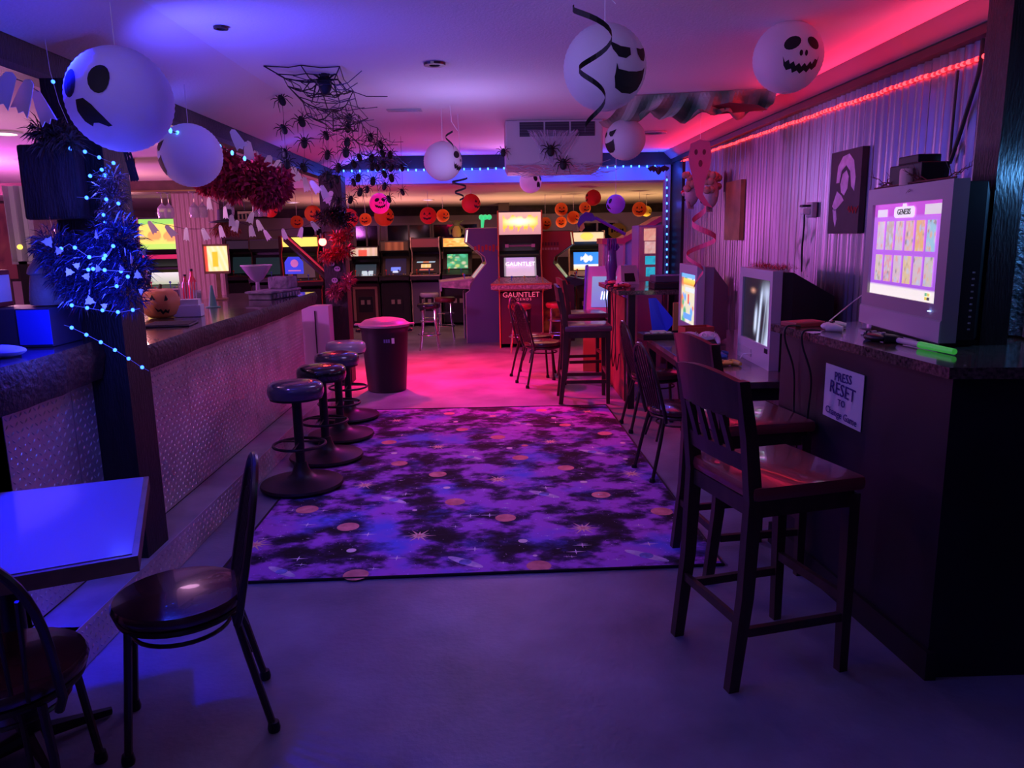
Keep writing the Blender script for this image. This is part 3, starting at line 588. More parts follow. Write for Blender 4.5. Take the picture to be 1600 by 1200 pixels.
# --- pads, wand and cables on the granite
def pad(label, loc, rz, m, m2):
    t = thing('game_controller', label, 'controller', loc, rz, 'game controllers')
    MB().ball((0, 0, .018), .05, 12, (1.25, .75, .34)).build('body', m, t, True)
    for s in (-1, 1):
        MB().tube([(.05*s, 0, .018), (.068*s, -.035, .017), (.072*s, -.065, .014)], [.022, .018, .012], 10).build('grip', m, t, True)
        MB().lathe([(.001, .012), (.009, .010), (.007, 0), (.001, 0)], 10, (.028*s, -.012, .030)).build('thumb_stick', m2, t, True)
    for k in range(4): MB().ball((.045+.010*math.cos(k*PI/2), .012+.010*math.sin(k*PI/2), .032), .004, 6).build('button', m2, t, True)
    return t
M_pk = mat('black_pad_plastic', (.02, .02, .022), .35); M_pw = mat('white_pad_plastic', (.7, .68, .7), .4)
gz = 1.1492
pad('white and black game controller on a red case on the granite', Vector((1.545, 3.50, gz)), R(60), M_pw, M_pk)
pad('dark game controller with grey top nearest the counter edge', Vector((1.565, 3.10, gz)), R(100), M_pk, M_grey)
cs = thing('cartridge_case', 'small red and black game case on the granite behind the white controller', 'game case', (1.50, 3.68, gz), R(15))
MB().bbox(-.09, .09, -.06, .06, 0, .022, .004).build('case', mat('dark_red_plastic', (.25, .02, .03), .4), cs); MB().box(-.075, .075, -.045, .045, .0222, .0235).build('cover', mat('red_print', (.5, .06, .06), .5, var=.5, vscale=30), cs)
wd = thing('light_wand', 'green and white toy light wand lying on the granite below the television', 'toy wand', (1.635, 2.86, gz+.014), R(-83))
MB().tube([(-.16, 0, 0), (-.03, 0, 0)], .011, 10).build('handle', M_white, wd, True); MB().tube([(-.03, 0, 0), (.16, 0, 0)], [.013, .011], 10).build('tube', mat('glow_green', (.08, .75, .10), .4, emit=.25), wd, True); MB().ball((-.165, 0, 0), .013, 8).build('end_cap', M_iron, wd, True)
pt = thing('foot_reflection_plate', 'thin lilac plate for the television foot and its reflection on the granite', 'tray', (1.66, 3.2, gz), R(94))
MB().bbox(-.15, .12, -.04, .05, 0, .010, .004).build('plate', mat('lilac_reflection', (.45, .38, .5), .3), pt)  # lilac plate standing in for the television foot and its reflection
def cable(label, pts, r=.005, m=M_wire, name='cable', group='loose cables'):
    p = [Vector(q) for q in pts]; out = []
    for i in range(len(p)-1):
        a, b, c, d = p[max(i-1, 0)], p[i], p[i+1], p[min(i+2, len(p)-1)]
        for k in range(6):
            t = k/6; out.append(.5*((2*b)+(c-a)*t+(2*a-5*b+4*c-d)*t*t+(3*b-a-3*c+d)*t**3))
    return tag(MB().tube(out+[p[-1]], r, 6).build(name, m, None, True), label, 'cable', group)
cable('black cable hanging down the counter front beside the note, left one', [(1.45, 3.6, 1.157), (1.385, 3.6, 1.155), (1.38, 3.6, 1.09), (1.42, 3.58, .95), (1.42, 3.55, .75), (1.42, 3.5, .62), (1.425, 3.46, .45), (1.425, 3.44, .15)])
cable('black cable hanging down the counter front closer to the note', [(1.47, 3.42, 1.157), (1.40, 3.43, 1.155), (1.395, 3.43, 1.09), (1.43, 3.40, .95), (1.43, 3.41, .78), (1.43, 3.42, .62), (1.43, 3.42, .42)])
cable('thin white lead rising from the white controller to the television', [(1.56, 3.55, gz+.03), at(1330, 474, Y=3.75), at(1354, 456, Y=3.68)], .003, M_string)
# --- low table with two tube televisions
lt = thing('low_gaming_table', 'low dark table along the wall carrying two tube televisions', 'table', (1.72, 5.5, 0))
def ll(m): return lc(m, (1.72, 5.5, 0))
ll(MB().bbox(1.27, 2.185, 4.30, 6.72, .712, .752, .006)).build('table_top', mat('table_brown', (.10, .07, .075), .25, var=.3, coat=.3), lt)
ll(MB().box(1.33, 2.15, 4.36, 6.66, .63, .712)).build('apron', M_black, lt)
for x in (1.34, 2.10):
    for y in (4.38, 6.60): ll(MB().box(x, x+.06, y, y+.06, 0, .63)).build('leg', M_black, lt)
M_tvsil = mat('silver_bezel', (.55, .52, .58), .35, .2)
def scr2(u, v):
    g = lambda x, m_, w_: math.exp(-((x-m_)/w_)**2)
    st = lambda x: 1/(1+math.exp(-x))
    k = 0
    k += .95*g(u, .46+.08*v, .045)*st((v-.16)*40)*st((.52-v)*25)
    k += .9*g(u, .58+.12*v, .035)*st((.80-v)*25)
    k += .8*st((u-.80-.10*math.sin(v*4))*28)*st((.62-v)*20)
    k += .55*g(u, .86, .16)*g(v, .80, .14)
    k += .35*g(u, .74+.15*v, .015)*st((.7-v)*20)
    c = lerp((.012, .012, .018), (.72, .95, 1), min(1, k))
    w_ = g(u, .36, .08)*g(v, .80, .035); return lerp(c, (.6, .32, .18), min(1, w_))
tv2, q = crt('television', 'silver tube television on the low table showing a pale blue film scene', 'television', (1.70, 5.31), (1.685, 4.64), .7525, 1.365, .45, M_tvsil, scr2, None, M_black, (.10, .93, .235, .90))
MB().box(-.30, -.02, -.004, .0, .035, .085).build('front_flap', M_grey, tv2); MB().tube([(0, -.002, .06), (-.02, -.05, .055), (-.06, -.06, .02)], .004, 6).build('front_lead', M_string, tv2)
MB().box(.24, .30, -.003, 0, .1, .13).build('badge', M_iron, tv2)
def scr3(u, v):
    f = noise_cols(77, (.75, .8, .5), [(.9, .3, .1), (.1, .5, .2), (.95, .85, .3), (.2, .45, .8), (.9, .9, .9), (.6, .2, .1)], .5)
    return f(u, v)
_f3 = noise_cols(77, (.75, .78, .45), [(.9, .25, .08), (.1, .5, .2), (.95, .85, .3), (.15, .45, .85), (.9, .9, .9), (.6, .2, .1)], .5)
def scr3(u, v):
    if v > .9: return (.15, .5, .9)
    if .76 < v < .88 and .1 < u < .92: return lerp((1, .35, .05), (1, .85, .1), (v-.76)/.12)
    if .64 < v < .72 and .25 < u < .9: return (.7, .9, .95)
    if .38 < v < .6 and abs(u-.5) < .05: return (.85, .12, .06)
    if .06 < v < .2 and abs(u-.45) < .28: return (.15, .4, .8)
    return _f3(u, v)
tv3, q = crt('television', 'cream tube television beyond it with bright cartoonish game title screen', 'television', (1.545, 6.42), (1.53, 5.80), .7525, 1.355, .28, mat('lilac_bezel', (.45, .38, .46), .45), scr3, None, mat('lilac_case', (.26, .2, .28), .5), (.08, .9, .23, .88))
# things on the low table
def on(px, py, z): p = at(px, py, Z=z); return Vector((p.x, p.y, z))
pad('yellow game controller lying on the near end of the low table', on(1133, 571, .7525), R(15), mat('yellow_pad', (.75, .45, .10), .45), mat('yellow_pad2', (.6, .36, .1), .5))
pad('translucent blue game controller on the low table', on(1122, 557, .7525), R(70), mat('blue_pad', (.03, .10, .32), .3), M_pk)
pad('black game controller behind the blue one on the low table', on(1098, 550, .7525), R(40), mat('green_black_pad', (.015, .03, .03), .35), M_pk)
wbx = thing('open_red_box', 'small open red box on the low table in front of the cream television', 'box', (1.455, 5.50, .7525), R(8))
M_rb = mat('red_cardboard', (.45, .05, .03), .6)
MB().box(-.11, .11, -.07, .07, 0, .006).box(-.11, .11, -.07, -.064, 0, .185).box(-.11, .11, .064, .07, 0, .185).box(-.11, -.104, -.07, .07, 0, .185).box(.104, .11, -.07, .07, 0, .185).build('walls', M_rb, wbx)
def round_pad(label, p, rz):
    t = pad(label, p, rz, mat('pink_white_pad', (.75, .55, .7), .4), M_pw)
    for s in (-1, 1): MB().tube(arc((.03*s, -.01, .04), .017, 0, 2*PI, 14)[:-1], .004, 6, closed=True).build('stick_gate', M_white, t, True)
    t.rotation_euler.x = R(50); return t
a = round_pad('white game controller propped against the red box, left', (1.37, 5.36, .875), R(5)); a = round_pad('white game controller propped against the red box, right', (1.50, 5.36, .875), R(-5))
pb = thing('game_console', 'black console box under the two white controllers before the red box', 'console', (1.44, 5.37, .7525), R(6)); MB().bbox(-.14, .14, -.06, .045, 0, .095, .006).build('case', M_pk, pb); MB().box(-.12, .12, -.062, -.06, .02, .03).build('slot', M_grey, pb)
con = thing('game_console', 'flat dark game console with grey cartridges at the far end of the low table', 'console', on(1028, 529, .7525), R(5))
MB().bbox(-.15, .13, -.10, .10, 0, .05, .008).build('case', M_iron, con); MB().box(-.06, .06, -.05, .03, .05, .065).build('lid', M_grey, con)
for k in range(4): MB().ball((-.11+.06*k, -.07, .055), .018, 8, (1.3, .8, .5)).build('knob', M_grey, con, True)
m = MB(); rnd = random.Random(21)
for k in range(900):
    y = rnd.uniform(4.66, 5.25); x = 1.73+abs(rnd.gauss(0, .07)); z = 1.362 - max(0, x-1.87)*1.0
    p = Vector((x, y, z+.004+abs(rnd.gauss(0, .012)))); d = Vector((rnd.uniform(-1, 1), rnd.uniform(-1, 1), rnd.uniform(-.1, .7))).normalized()*.03; n_ = d.cross(Vector((0, 0, 1))).normalized()*.0016
    m.add([p-n_, p+n_, p+d], [(0, 1, 2)])
tag(m.build('red_tinsel', mat('red_foil', (.45, .02, .03), .25, .6)), 'red tinsel strewn along the top of the silver television', 'tinsel', None, 'stuff')
# --- tall shelf with granite top beyond the low table
ts = thing('high_table', 'tall side table with stone top and tangled controllers beyond the low table', 'table', (1.35, 7.5, 0))
def l3(m): return lc(m, (1.35, 7.5, 0))
l3(MB().box(1.12, 1.95, 6.90, 8.26, 1.06, 1.10)).build('stone_top', M_gran, ts)
for x in (1.22, 1.86):
    for y in (6.96, 8.18): l3(MB().box(x, x+.06, y, y+.06, 0, 1.06)).build('leg', M_black, ts)
l3(MB().box(1.24, 1.26, 7.3, 8.2, 0, 1.0)).build('plywood_side', mat('brown_plywood', (.16, .07, .05), .6, var=.3), ts)
cn = thing('stacked_console', 'dark stacked video console on the tall stone-topped table', 'console', (1.62, 7.15, 1.1005))
MB().bbox(-.16, .16, -.14, .14, 0, .06, .008).build('lower_unit', M_iron, cn); MB().bbox(-.15, .16, -.13, .13, .061, .12, .008).build('upper_unit', mat('slate_plastic', (.08, .07, .1), .5), cn)
pk = thing('small_screen_stand', 'small lilac standing display on the tall table', 'display', (1.36, 7.75, 1.1005), R(15))
MB().add([(-.10, -.03, 0), (.10, -.03, 0), (.10, .12, 0), (-.10, .12, 0), (-.08, .03, .19), (.09, .03, .19), (.09, .06, .19), (-.08, .06, .19)], [(0, 3, 2, 1), (4, 5, 6, 7), (0, 1, 5, 4), (1, 2, 6, 5), (2, 3, 7, 6), (3, 0, 4, 7)]).build('body', mat('lilac_bezel', (.45, .38, .46), .45), pk)
MB().add([(-.06, -.022, .03), (.06, -.022, .03), (.05, .018, .15), (-.05, .018, .15)], [(0, 1, 2, 3)]).build('screen', M_ink, pk)
for k, (x, y, c) in enumerate([(1.20, 7.35, (.6, .05, .05)), (1.26, 7.6, (.7, .65, .7)), (1.22, 7.9, (.55, .06, .08))]):
    pad(['red game controller at the front of the tall table', 'pale game controller on the tall table between two red ones', 'red game controller at the back of the tall table'][k], (x, y, 1.1005), R(30+50*k), mat('pad_c%d' % k, c, .4), M_pk)
for k in range(4):
    x0 = 1.14+.02*k; y0 = 7.0+.22*k
    cable('black controller cable hanging off the tall table, '+['nearest the camera', 'second from the camera', 'third from the camera', 'farthest'][k], [(1.2, y0, 1.106), (1.12, y0, 1.11), (1.105, y0, 1.05), (1.11+.02*(k % 2), y0+.05, .8), (1.10, y0-.05, .55-.06*k), (1.13, y0+.06, .35), (1.16, y0+.1, .5)], .005)
bf = thing('folded_cardboard', 'bright blue folded card propped under the tall table', 'card', at(1022, 492, Y=6.72)); bf.location.z = .7525; bf.location.x = 1.42; bf.location.y = 6.62
MB().add([(-.09, 0, .30), (-.02, .02, .30), (.07, .0, .0), (-.05, .0, .0), (-.09, .01, .30), (-.02, .03, .30), (.07, .01, .0), (-.05, .01, .0), (.14, -.03, .10), (.14, -.02, .10)], [(0, 1, 2, 3), (7, 6, 5, 4), (0, 4, 5, 1), (1, 5, 6, 2), (2, 6, 7, 3), (3, 7, 4, 0), (1, 8, 2), (5, 6, 9), (1, 5, 9, 8), (8, 9, 6, 2)]).build('card', mat('blue_card', (.02, .05, .85), .5), bf)
ab = thing('amber_bottle', 'amber glass panel glowing beside the blue card', 'panel', (1.60, 6.60, .7525)); MB().bbox(-.06, .06, -.012, .012, 0, .26, .004).build('panel', mat('amber', (.6, .3, .08), .4), ab); MB().box(-.065, .065, -.015, .015, 0, .02).build('foot', M_black, ab)
# ================================================================ ON THE RIGHT WALL
# red rope light
rope = thing('rope_light', 'glowing red rope light running along the top of the corrugated wall', 'rope light', (2.15, 6, 2.38))
rp_ = []
for i in range(120):
    y = 3.13+(9.1-3.13)*i/119; rp_.append((2.172-2.15+.004*math.sin(i*1.7), y-6, 2.335+.012*(y-3.13)-2.38+.002*math.sin(i*.37)+.002*math.sin(i*1.1)))
MB().tube(rp_, .009, 6).build('tube', mat('red_tube', (.9, .02, .03), .3, emit=2.5, ecol=(1, .012, .02)), rope, True)
bulb = MB().ball((0, 0, 0), .014, 6, (.8, 1.5, .8)).mesh('bulb', M_redled, True)
for i in range(0, 120, 1): link('bulb', bulb, rope, rp_[i])
lamp('rope_glow', 'AREA', (2.11, 6.1, 2.39), RED, 17, 5.8, (1.86, 6.1, 2.62), sy=.05).data.spread = R(115)
# canvas, painting, charger box
def canvas(name, label, y0, y1, z0, z1, m, th=.03):
    t = thing(name, label, 'wall art', (2.188-th, (y0+y1)/2, z0)); MB().box(0, th, -(y1-y0)/2, (y1-y0)/2, 0, z1-z0).build('canvas', m, t); return t
p0, p1 = at(1135, 375, X=2.17), at(1162, 280, X=2.17)
canvas('plain_canvas', 'plain golden-brown canvas hanging on the corrugated wall', p1.y, p0.y, p0.z, p1.z, mat('gold_brown_canvas', (.36, .20, .09), .5, var=.35, vscale=5), .04)
p0, p1 = at(1297, 360, X=2.17), at(1353, 228, X=2.17)
pc = canvas('portrait_painting', 'dark painting with a pale abstract swirl shape above the silver television', p1.y, p0.y, p0.z-.02, p1.z, mat('dark_canvas', (.03, .018, .025), .6, var=.3), .035)
Wp, Hp = p0.y-p1.y, p1.z-p0.z+.02; M_pale = mat('pale_lilac_paint', (.55, .42, .58), .6, var=.3, vscale=14)
def stroke(poly): MB().prism([(a*Wp, b*Hp) for a, b in poly], (-.0012, Wp/2, 0), (0, -1, 0), (0, 0, 1), -.0012).build('paint_stroke', M_pale, pc)
stroke([(.22, .62), (.25, .82), (.40, .93), (.60, .95), (.76, .86), (.84, .66), (.82, .5), (.72, .56), (.66, .74), (.52, .82), (.38, .76), (.32, .62)])
stroke([(.36, .60), (.42, .72), (.54, .76), (.62, .68), (.60, .54), (.50, .46), (.40, .50)])
stroke([(.12, .34), (.26, .52), (.42, .46), (.5, .40), (.36, .34), (.22, .28)]); stroke([(.14, .30), (.26, .30), (.30, .18), (.26, .08), (.20, .16)])
MB().tube([(-.002, -Wp*.16-.012*k, Hp*.28+.022*math.sin(k*1.9)) for k in range(12)], .003, 5).build('red_scribble', mat('red_signature', (.5, .03, .03), .6), pc)
co = thing('outlet_box', 'small plastic plug adapter on the corrugated wall below the painting', 'outlet', at(1264, 328, X=2.15))
MB().bbox(0, .035, -.05, .05, -.05, .05, .006).build('box', M_grey, co); MB().bbox(-.05, 0, -.025, .035, -.03, .01, .006).build('plug', M_white, co); MB().bbox(-.055, 0, -.03, .03, .02, .034, .004).build('shelf', M_black, co)
MB().tube([(-.03, .0, -.03), (-.02, .02, -.12), (-.01, .06, -.25), (.02, .12, -.42)], .006, 6).build('cord', M_wire, co, True)
cable('black power cord hanging down the corrugated wall by the right post', [at(1536, 60, X=2.17), at(1530, 110, X=2.17), at(1512, 170, X=2.17), at(1498, 215, X=2.17), at(1484, 255, X=2.17)], .009)
cable('thin dark cord on the corrugated wall left of the right post', [at(1497, 110, X=2.175), at(1490, 180, X=2.175), at(1484, 250, X=2.175)], .006)
# clown masks
def clown(label, px, py, rz):
    t = thing('clown_mask', label, 'mask', at(px, py, X=2.02), rz, 'clown masks')   # faces local -X
    F_ = mat('mask_skin', (.55, .45, .50), .5, var=.2)
    MB().ball((.02, 0, 0), .12, 14, (.6, .75, 1.15)).build('face', F_, t, True)
    for s in (-1, 1):
        m = MB(); rr = random.Random(px+s)
        for k in range(9): m.ball((.02+rr.uniform(-.03, .05), s*(.085+rr.uniform(0, .05)), .07+rr.uniform(-.05, .10)), .035, 7)
        m.build('hair_tuft', mat('clown_hair', (.45, .28, .22), .8), t, True)
        MB().ball((-.055, s*.035, .04), .018, 8, (.5, 1, 1)).build('eye', M_ink, t, True)
        MB().ball((-.05, s*.045, -.02), .026, 8, (.6, 1, .8)).build('cheek', F_, t, True)
    MB().ball((-.075, 0, 0), .022, 10).build('nose', mat('red_nose', (.75, .02, .03), .3), t, True)
    MB().tube([(-.045, -.06, -.05), (-.06, -.03, -.075), (-.065, 0, -.082), (-.06, .03, -.075), (-.045, .06, -.05)], .008, 6).build('mouth', M_ink, t, True)
    for k in range(5): MB().tube([(.0, -.06+.03*k, -.10), (.01, -.075+.037*k, -.17)], [.02, .008], 8).build('ruffle', F_, t, True)
clown('clown mask with red nose on the wall, nearer the corner', 1078, 300, R(-35)); clown('clown mask with red nose on the wall, nearer the plain canvas', 1107, 302, R(-35))
# foil curtain right of the post
fc = thing('foil_curtain', 'shimmering blue-green foil curtain beside the right post', 'curtain', (2.16, 2.85, 1.16), R(90))
M_foil = mat('sequin_foil', (.35, .45, .52), .32, .8, var=.8, vscale=40, bump=.9, bscale=70)
m = MB(); n = 60; vs = []
for i in range(n+1):
    x = -.40+.9*i/n; y = .02*math.sin(i*1.3)+.008*math.sin(i*3.1); vs += [(x, y, 0), (x+.004*math.sin(i), y, 1.14)]
m.add(vs, [(2*i, 2*i+2, 2*i+3, 2*i+1) for i in range(n)]); m.build('foil', M_foil, fc, True); MB().tube([(-.4, 0, 1.15), (.5, 0, 1.15)], .01, 8).build('rail', M_iron, fc)
lamp('curtain_fill', 'POINT', (2.11, 2.85, 1.8), (.12, .42, 1), 4.5, .04)  # added light to brighten the foil, no fixture here
struct('trim_9', MB().box(2.14, 2.22, 2.3, 3.28, 0, .95), M_black)
# ================================================================ ARCADE CABINETS
M_tm = mat('t_molding_cream', (.62, .48, .42), .4); M_to = mat('t_molding_orange', (.75, .22, .06), .4); M_tk = mat('t_molding_black', (.02, .02, .02), .4)
M_cp = mat('control_panel_black', (.02, .02, .024), .4); M_bez = mat('black_bezel', (.008, .008, .010), .3)
M_btn = [mat('button_%d' % i, c, .35) for i, c in enumerate([(.75, .06, .05), (.1, .15, .7), (.75, .6, .1), (.75, .7, .7)])]
def lit(k):
    k = round(k*.62, 2); return mat('lit_art_%.1f' % k, attr=True, rough=.4, emit=k)
def arcade(label, loc, rz, w, h, side, front, marquee, screen, md=(.24, .70), cpw=None, tm=M_tm, ms=1.6, ss=1.5, mh=.17, players=2, screen_z=(.98, 1.36), name='arcade_cabinet', zig=False, cpm=None, coin=True, panel=None, cpd=.0):
    """upright cabinet, front toward local -Y, base centre at the origin"""
    t = thing(name, label, 'arcade machine', loc, rz, 'arcade machines'); D = md[1]; y0 = -D/2; hw = w/2; th = .02
    z0s, z1s = screen_z
    prof = [(.13, 0), (D, 0), (D, h), (.20, h), (.17, h-mh), (.36, z1s+.03), (.40, z1s-.05), (.24, z0s-.02), (-.02, .93), (-.02, .85), (.13, .78)]
    if zig: prof = [(.10, 0), (D, 0), (D, h), (.16, h), (.14, h-mh), (.40, z1s-.02), (.42, z1s-.12), (.20, z0s-.06), (.16, .90), (.16, .80), (.10, .76)]
    for s in (-1, 1):
        sd = MB().prism([(a, b) for a, b in prof], (s*hw-(th if s > 0 else 0), y0, 0), (0, 1, 0), (0, 0, 1), th).build('side_panel', side, t)
        MB().tube([(s*(hw-.5*th), y0+a, b) for a, b in prof[2:]+prof[:1]], .011, 5).build('edge_molding', tm, sd)
    i = hw-th-.001
    def q(name, pts, m, par=t): return MB().add([(-i, y0+pts[0][0], pts[0][1]), (i, y0+pts[0][0], pts[0][1]), (i, y0+pts[1][0], pts[1][1]), (-i, y0+pts[1][0], pts[1][1])], [(0, 1, 2, 3)]).build(name, m, par)
    fy = prof[0][0]
    MB().box(-i, i, y0+fy+.01, y0+fy+.03, .06, .80).build('front_panel', front, t)
    MB().box(-i, i, y0+D-.02, y0+D-.004, .02, h-.01).build('back_panel', M_cp, t)
    MB().box(-i, i, y0+.2, y0+D-.02, h-.02, h-.001).build('top_panel', M_cp, t)
    # marquee
    my = prof[4][0]
    MB().grid((-i, y0+my+.012, h-mh), (i, y0+my+.012, h-mh), (-i, y0+my+.04, h-.015), 48, 18, marquee).build('marquee', lit(ms), t)
    q('speaker_panel', [prof[5], (my, h-mh)], M_bez)
    # screen with bezel
    a, b = (prof[7][0]+.01, prof[7][1]+.0), (prof[6][0]+.0, prof[6][1]+.0)
    q('bezel', [(a[0], a[1]), (b[0]+.02, b[1]+.03)], M_bez)
    f = lambda u, v: Vector((-i*.78+2*i*.78*u, y0+a[0]+(b[0]-a[0])*(.06+.88*v)-.012, a[1]+(b[1]-a[1])*(.06+.88*v)))
    MB().grid(f(0, 0), f(1, 0), f(0, 1), 24, 18, screen).build('screen', lit(ss), t)
    # control panel
    cw = (cpw or w)/2
    cp = MB().add([(-cw, y0-.03-cpd, .93), (cw, y0-.03-cpd, .93), (hw, y0+.245, z0s-.015), (-hw, y0+.245, z0s-.015), (-cw, y0-.03-cpd, .86), (cw, y0-.03-cpd, .86), (hw, y0+.16, .82), (-hw, y0+.16, .82)],
        [(0, 1, 2, 3), (7, 6, 5, 4), (0, 4, 5, 1), (1, 5, 6, 2), (2, 6, 7, 3), (3, 7, 4, 0)]).build('control_panel', cpm or M_cp, t)
    MB().tube([(-hw, y0+.2, .975), (-cw, y0-.032-cpd, .932), (cw, y0-.032-cpd, .932), (hw, y0+.2, .975)], .012, 6).build('panel_edge', tm, cp)
    for k in range(players):
        x = (k+.5)/players*2*cw*.84-cw*.84
        zz = .955
        MB().tube([(x-.04, y0+.1, zz-.01), (x-.04, y0+.095, zz+.06)], .006, 6).ball((x-.04, y0+.094, zz+.072), .017, 8).build('joystick', M_btn[k % 4], cp, True)
        for c_ in range(3): MB().lathe([(.001, .012), (.012, .010), (.014, 0)], 10, (x+.012+.035*c_, y0+.09+.015*(c_ % 2), zz-.003)).build('button', M_btn[(k+c_) % 4], cp)
    if coin:
        cd_ = MB().box(-.13, .13, y0+fy+.0, y0+fy+.0099, .28, .56).build('coin_door', M_bez, t)
        for s in (-1, 1): MB().box(s*.055-.03, s*.055+.03, y0+fy-.008, y0+fy, .42, .50).build('coin_slot', mat('coin_lamp', (.4, .3, .3), .4), cd_)
    return t, y0, prof, i
def lettered(t, name, s, m, x, y, z, sz, tilt=0): return text(name, s, m, t, (x, y, z), (1, 0, 0), (0, tilt, 1), sz)
def flames(u, v):
    e = .30+.10*math.sin(u*37)+.06*math.sin(u*91); top = .78+.12*math.sin(u*23)*math.sin(u*7)
    if v < e or v > top or not .1 < u < .92: return lerp((.42, .2, .2), (.55, .33, .26), v)
    h_ = max(0, 1-abs(v-.58)*4)*max(0, 1-abs(u-.5)*2.1); return lerp((1, .42, .03), (1, .95, .55), min(1, h_*1.6))
M_gside = mat('magenta_brown_side', (.20, .05, .06), .5); M_gfront = mat('dark_plum_front', (.10, .02, .04), .5)
def gscr(u, v): 
    if u < .07 or u > .93: return (.35, .36, .33)
    return lerp((.9, .72, .72), (.62, .42, .78), v)
gt, y0, prof, i = arcade('tall central arcade machine with flaming orange marquee and pink screen', (.385, 11.30, 0), 0, .64, 1.95, M_gside, M_gfront, flames, gscr, (.24, .70), .86, M_to, 2.5, 1.0, .33, 4, (1.03, 1.36), cpm=mat('speckled_panel', (.5, .32, .26), .5, var=.6, vscale=40))
lettered(gt, 'screen_text', 'GAUNTLET', mat('lit_white_text', (1, .95, .95), .5, emit=1.5), 0, y0+.285, 1.20, .085, .4)
M_pinkt = mat('pink_neon_text', (.9, .12, .25), .5, emit=.7)
lettered(gt, 'title_text', 'GAUNTLET', M_pinkt, 0, y0+.1, .77, .105); lettered(gt, 'title_text', 'L E G E N D S', M_pinkt, 0, y0+.1, .705, .05)
MB().box(-.2, .2, y0+.26, y0+.27, 1.45, 1.475).build('speaker_label', mat('dim_label', (.3, .15, .14), .5), gt)
for s in (-1, 1): MB().box(s*.19-.025, s*.19+.025, y0+.255, y0+.272, 1.44, 1.485).build('speaker_sticker', mat('peach_sticker', (.6, .35, .3), .5), gt)
# neighbours turned sideways
M_slate = mat('slate_blue_side', (.15, .13, .26), .5)
st, y0, prof, i = arcade('arcade machine with slate blue side and white control deck, turned left', (-.20, 12.02, 0), R(-84), .62, 1.72, M_slate, M_cp, lambda u, v: lerp((1, .85, .8), (.95, .6, .55), v), lambda u, v: lerp((.5, .55, .75), (.85, .8, .55), abs(u-.5)*2), (.24, .72), None, M_tm, 2.2, .6, .2, 2, (1.0, 1.32), zig=True, cpm=mat('pale_orange_panel', (.6, .45, .4), .5, var=.5, vscale=12), cpd=.24)
MB().box(-.31, .31, y0-.28, y0-.265, .80, .932).build('deck_front', mat('lilac_white', (.6, .5, .62), .5), st)
for k in range(7): MB().box(.3105, .3125, -.12+.055*k, -.085+.055*k, 1.40-.012*(k % 3), 1.46+.02*(k % 2)).build('side_print', mat('red_paint', (.5, .06, .05), .5), st)
rs, y0, prof, i = arcade('arcade machine with bright red side turned toward the right', (1.02, 12.05, 0), R(80), .60, 1.66, mat('bright_red_side', (.55, .05, .03), .5), M_cp, lambda u, v: (.55, .55, .45), noise_cols(5, (.5, .5, .2), [(.2, .8, .3), (.6, .55, .3), (.3, .3, .2)], .4), (.24, .70), None, mat('t_molding_dark', (.05, .03, .03), .4), .7, .6, .2, 2, (.98, 1.30), zig=True)
for k in range(6): MB().box(-.3125, -.3105, -.02+.045*k, .012+.045*k, 1.45, 1.50).build('side_print', mat('dark_red_print', (.22, .02, .02), .5), rs); MB().box(-.3125, -.3105, -.02+.045*k, .014+.045*k, 1.385, 1.42).build('side_print', mat('pale_red_print', (.8, .35, .3), .5), rs)
MB().box(-.306, -.3005, -.25, .34, 0, .86).build('dark_lower_side', mat('dark_plum_side', (.10, .02, .025), .5), rs)
MB().grid((-.3075, .30, .08), (-.3075, -.2, .08), (-.3075, .30, .6), 16, 20, noise_cols(14, (.35, .05, .03), [(.9, .35, .05), (.8, .12, .04), (.1, .02, .02), (.9, .6, .1)], .5)).build('side_art', mat('printed_art', attr=True, rough=.5), rs)
def yel(u, v): return (1, .75, .15) if math.hypot((u-.5)*2.2, v-.55) < .42 else (.85, .66, .42)
def bluescr(u, v):
    if v < .28: return lerp((.9, .65, .2), (.85, .9, .95), v/.28)
    if math.hypot(u-.5, (v-.65)) < .2+.05*math.sin(u*30): return (.9, .95, .9)
    return (.03, .25, .85)
arcade('brown arcade machine with yellow marquee and bright blue screen', (1.58, 13.2, 0), R(-4), .60, 1.66, mat('brown_side', (.12, .07, .06), .5), mat('brown_front', (.10, .06, .05), .5), yel, bluescr, ms=1.5, ss=1.7, cpm=mat('brown_panel', (.35, .22, .17), .5), screen_z=(1.02, 1.38))
M_dk = mat('black_side', (.012, .011, .014), .45)
X4 = [at(x, 440, Y=14.3).x for x in (573, 620, 667, 716)]
def cs_(u, v): return (.85, .15, .1) if .3 < u < .62 and v < .7 else lerp((.6, .6, .4), (.75, .7, .6), math.sin(u*31)*.5+.5)
a_, y0, prof, i = arcade('black arcade machine with film-strip marquee and pink framed coin panel', (X4[0], 14.3, 0), 0, .53, 1.46, M_dk, mat('plum_front', (.06, .02, .03), .5), cs_, lambda u, v: (.55, .75, .85) if .3 < u < .85 and .08 < v < .5 else (.03, .05, .07), tm=M_tk, ms=.8, ss=1.3, screen_z=(.92, 1.2))
for s in (-1, 1): MB().bbox(s*.2-.022, s*.2+.022, y0+.1, y0+.128, .12, .74, .008).build('panel_frame', mat('dusty_pink_trim', (.42, .2, .2), .5), a_)
MB().bbox(-.22, .22, y0+.1, y0+.128, .70, .745, .008).build('panel_frame', mat('dusty_pink_trim', (.42, .2, .2), .5), a_)
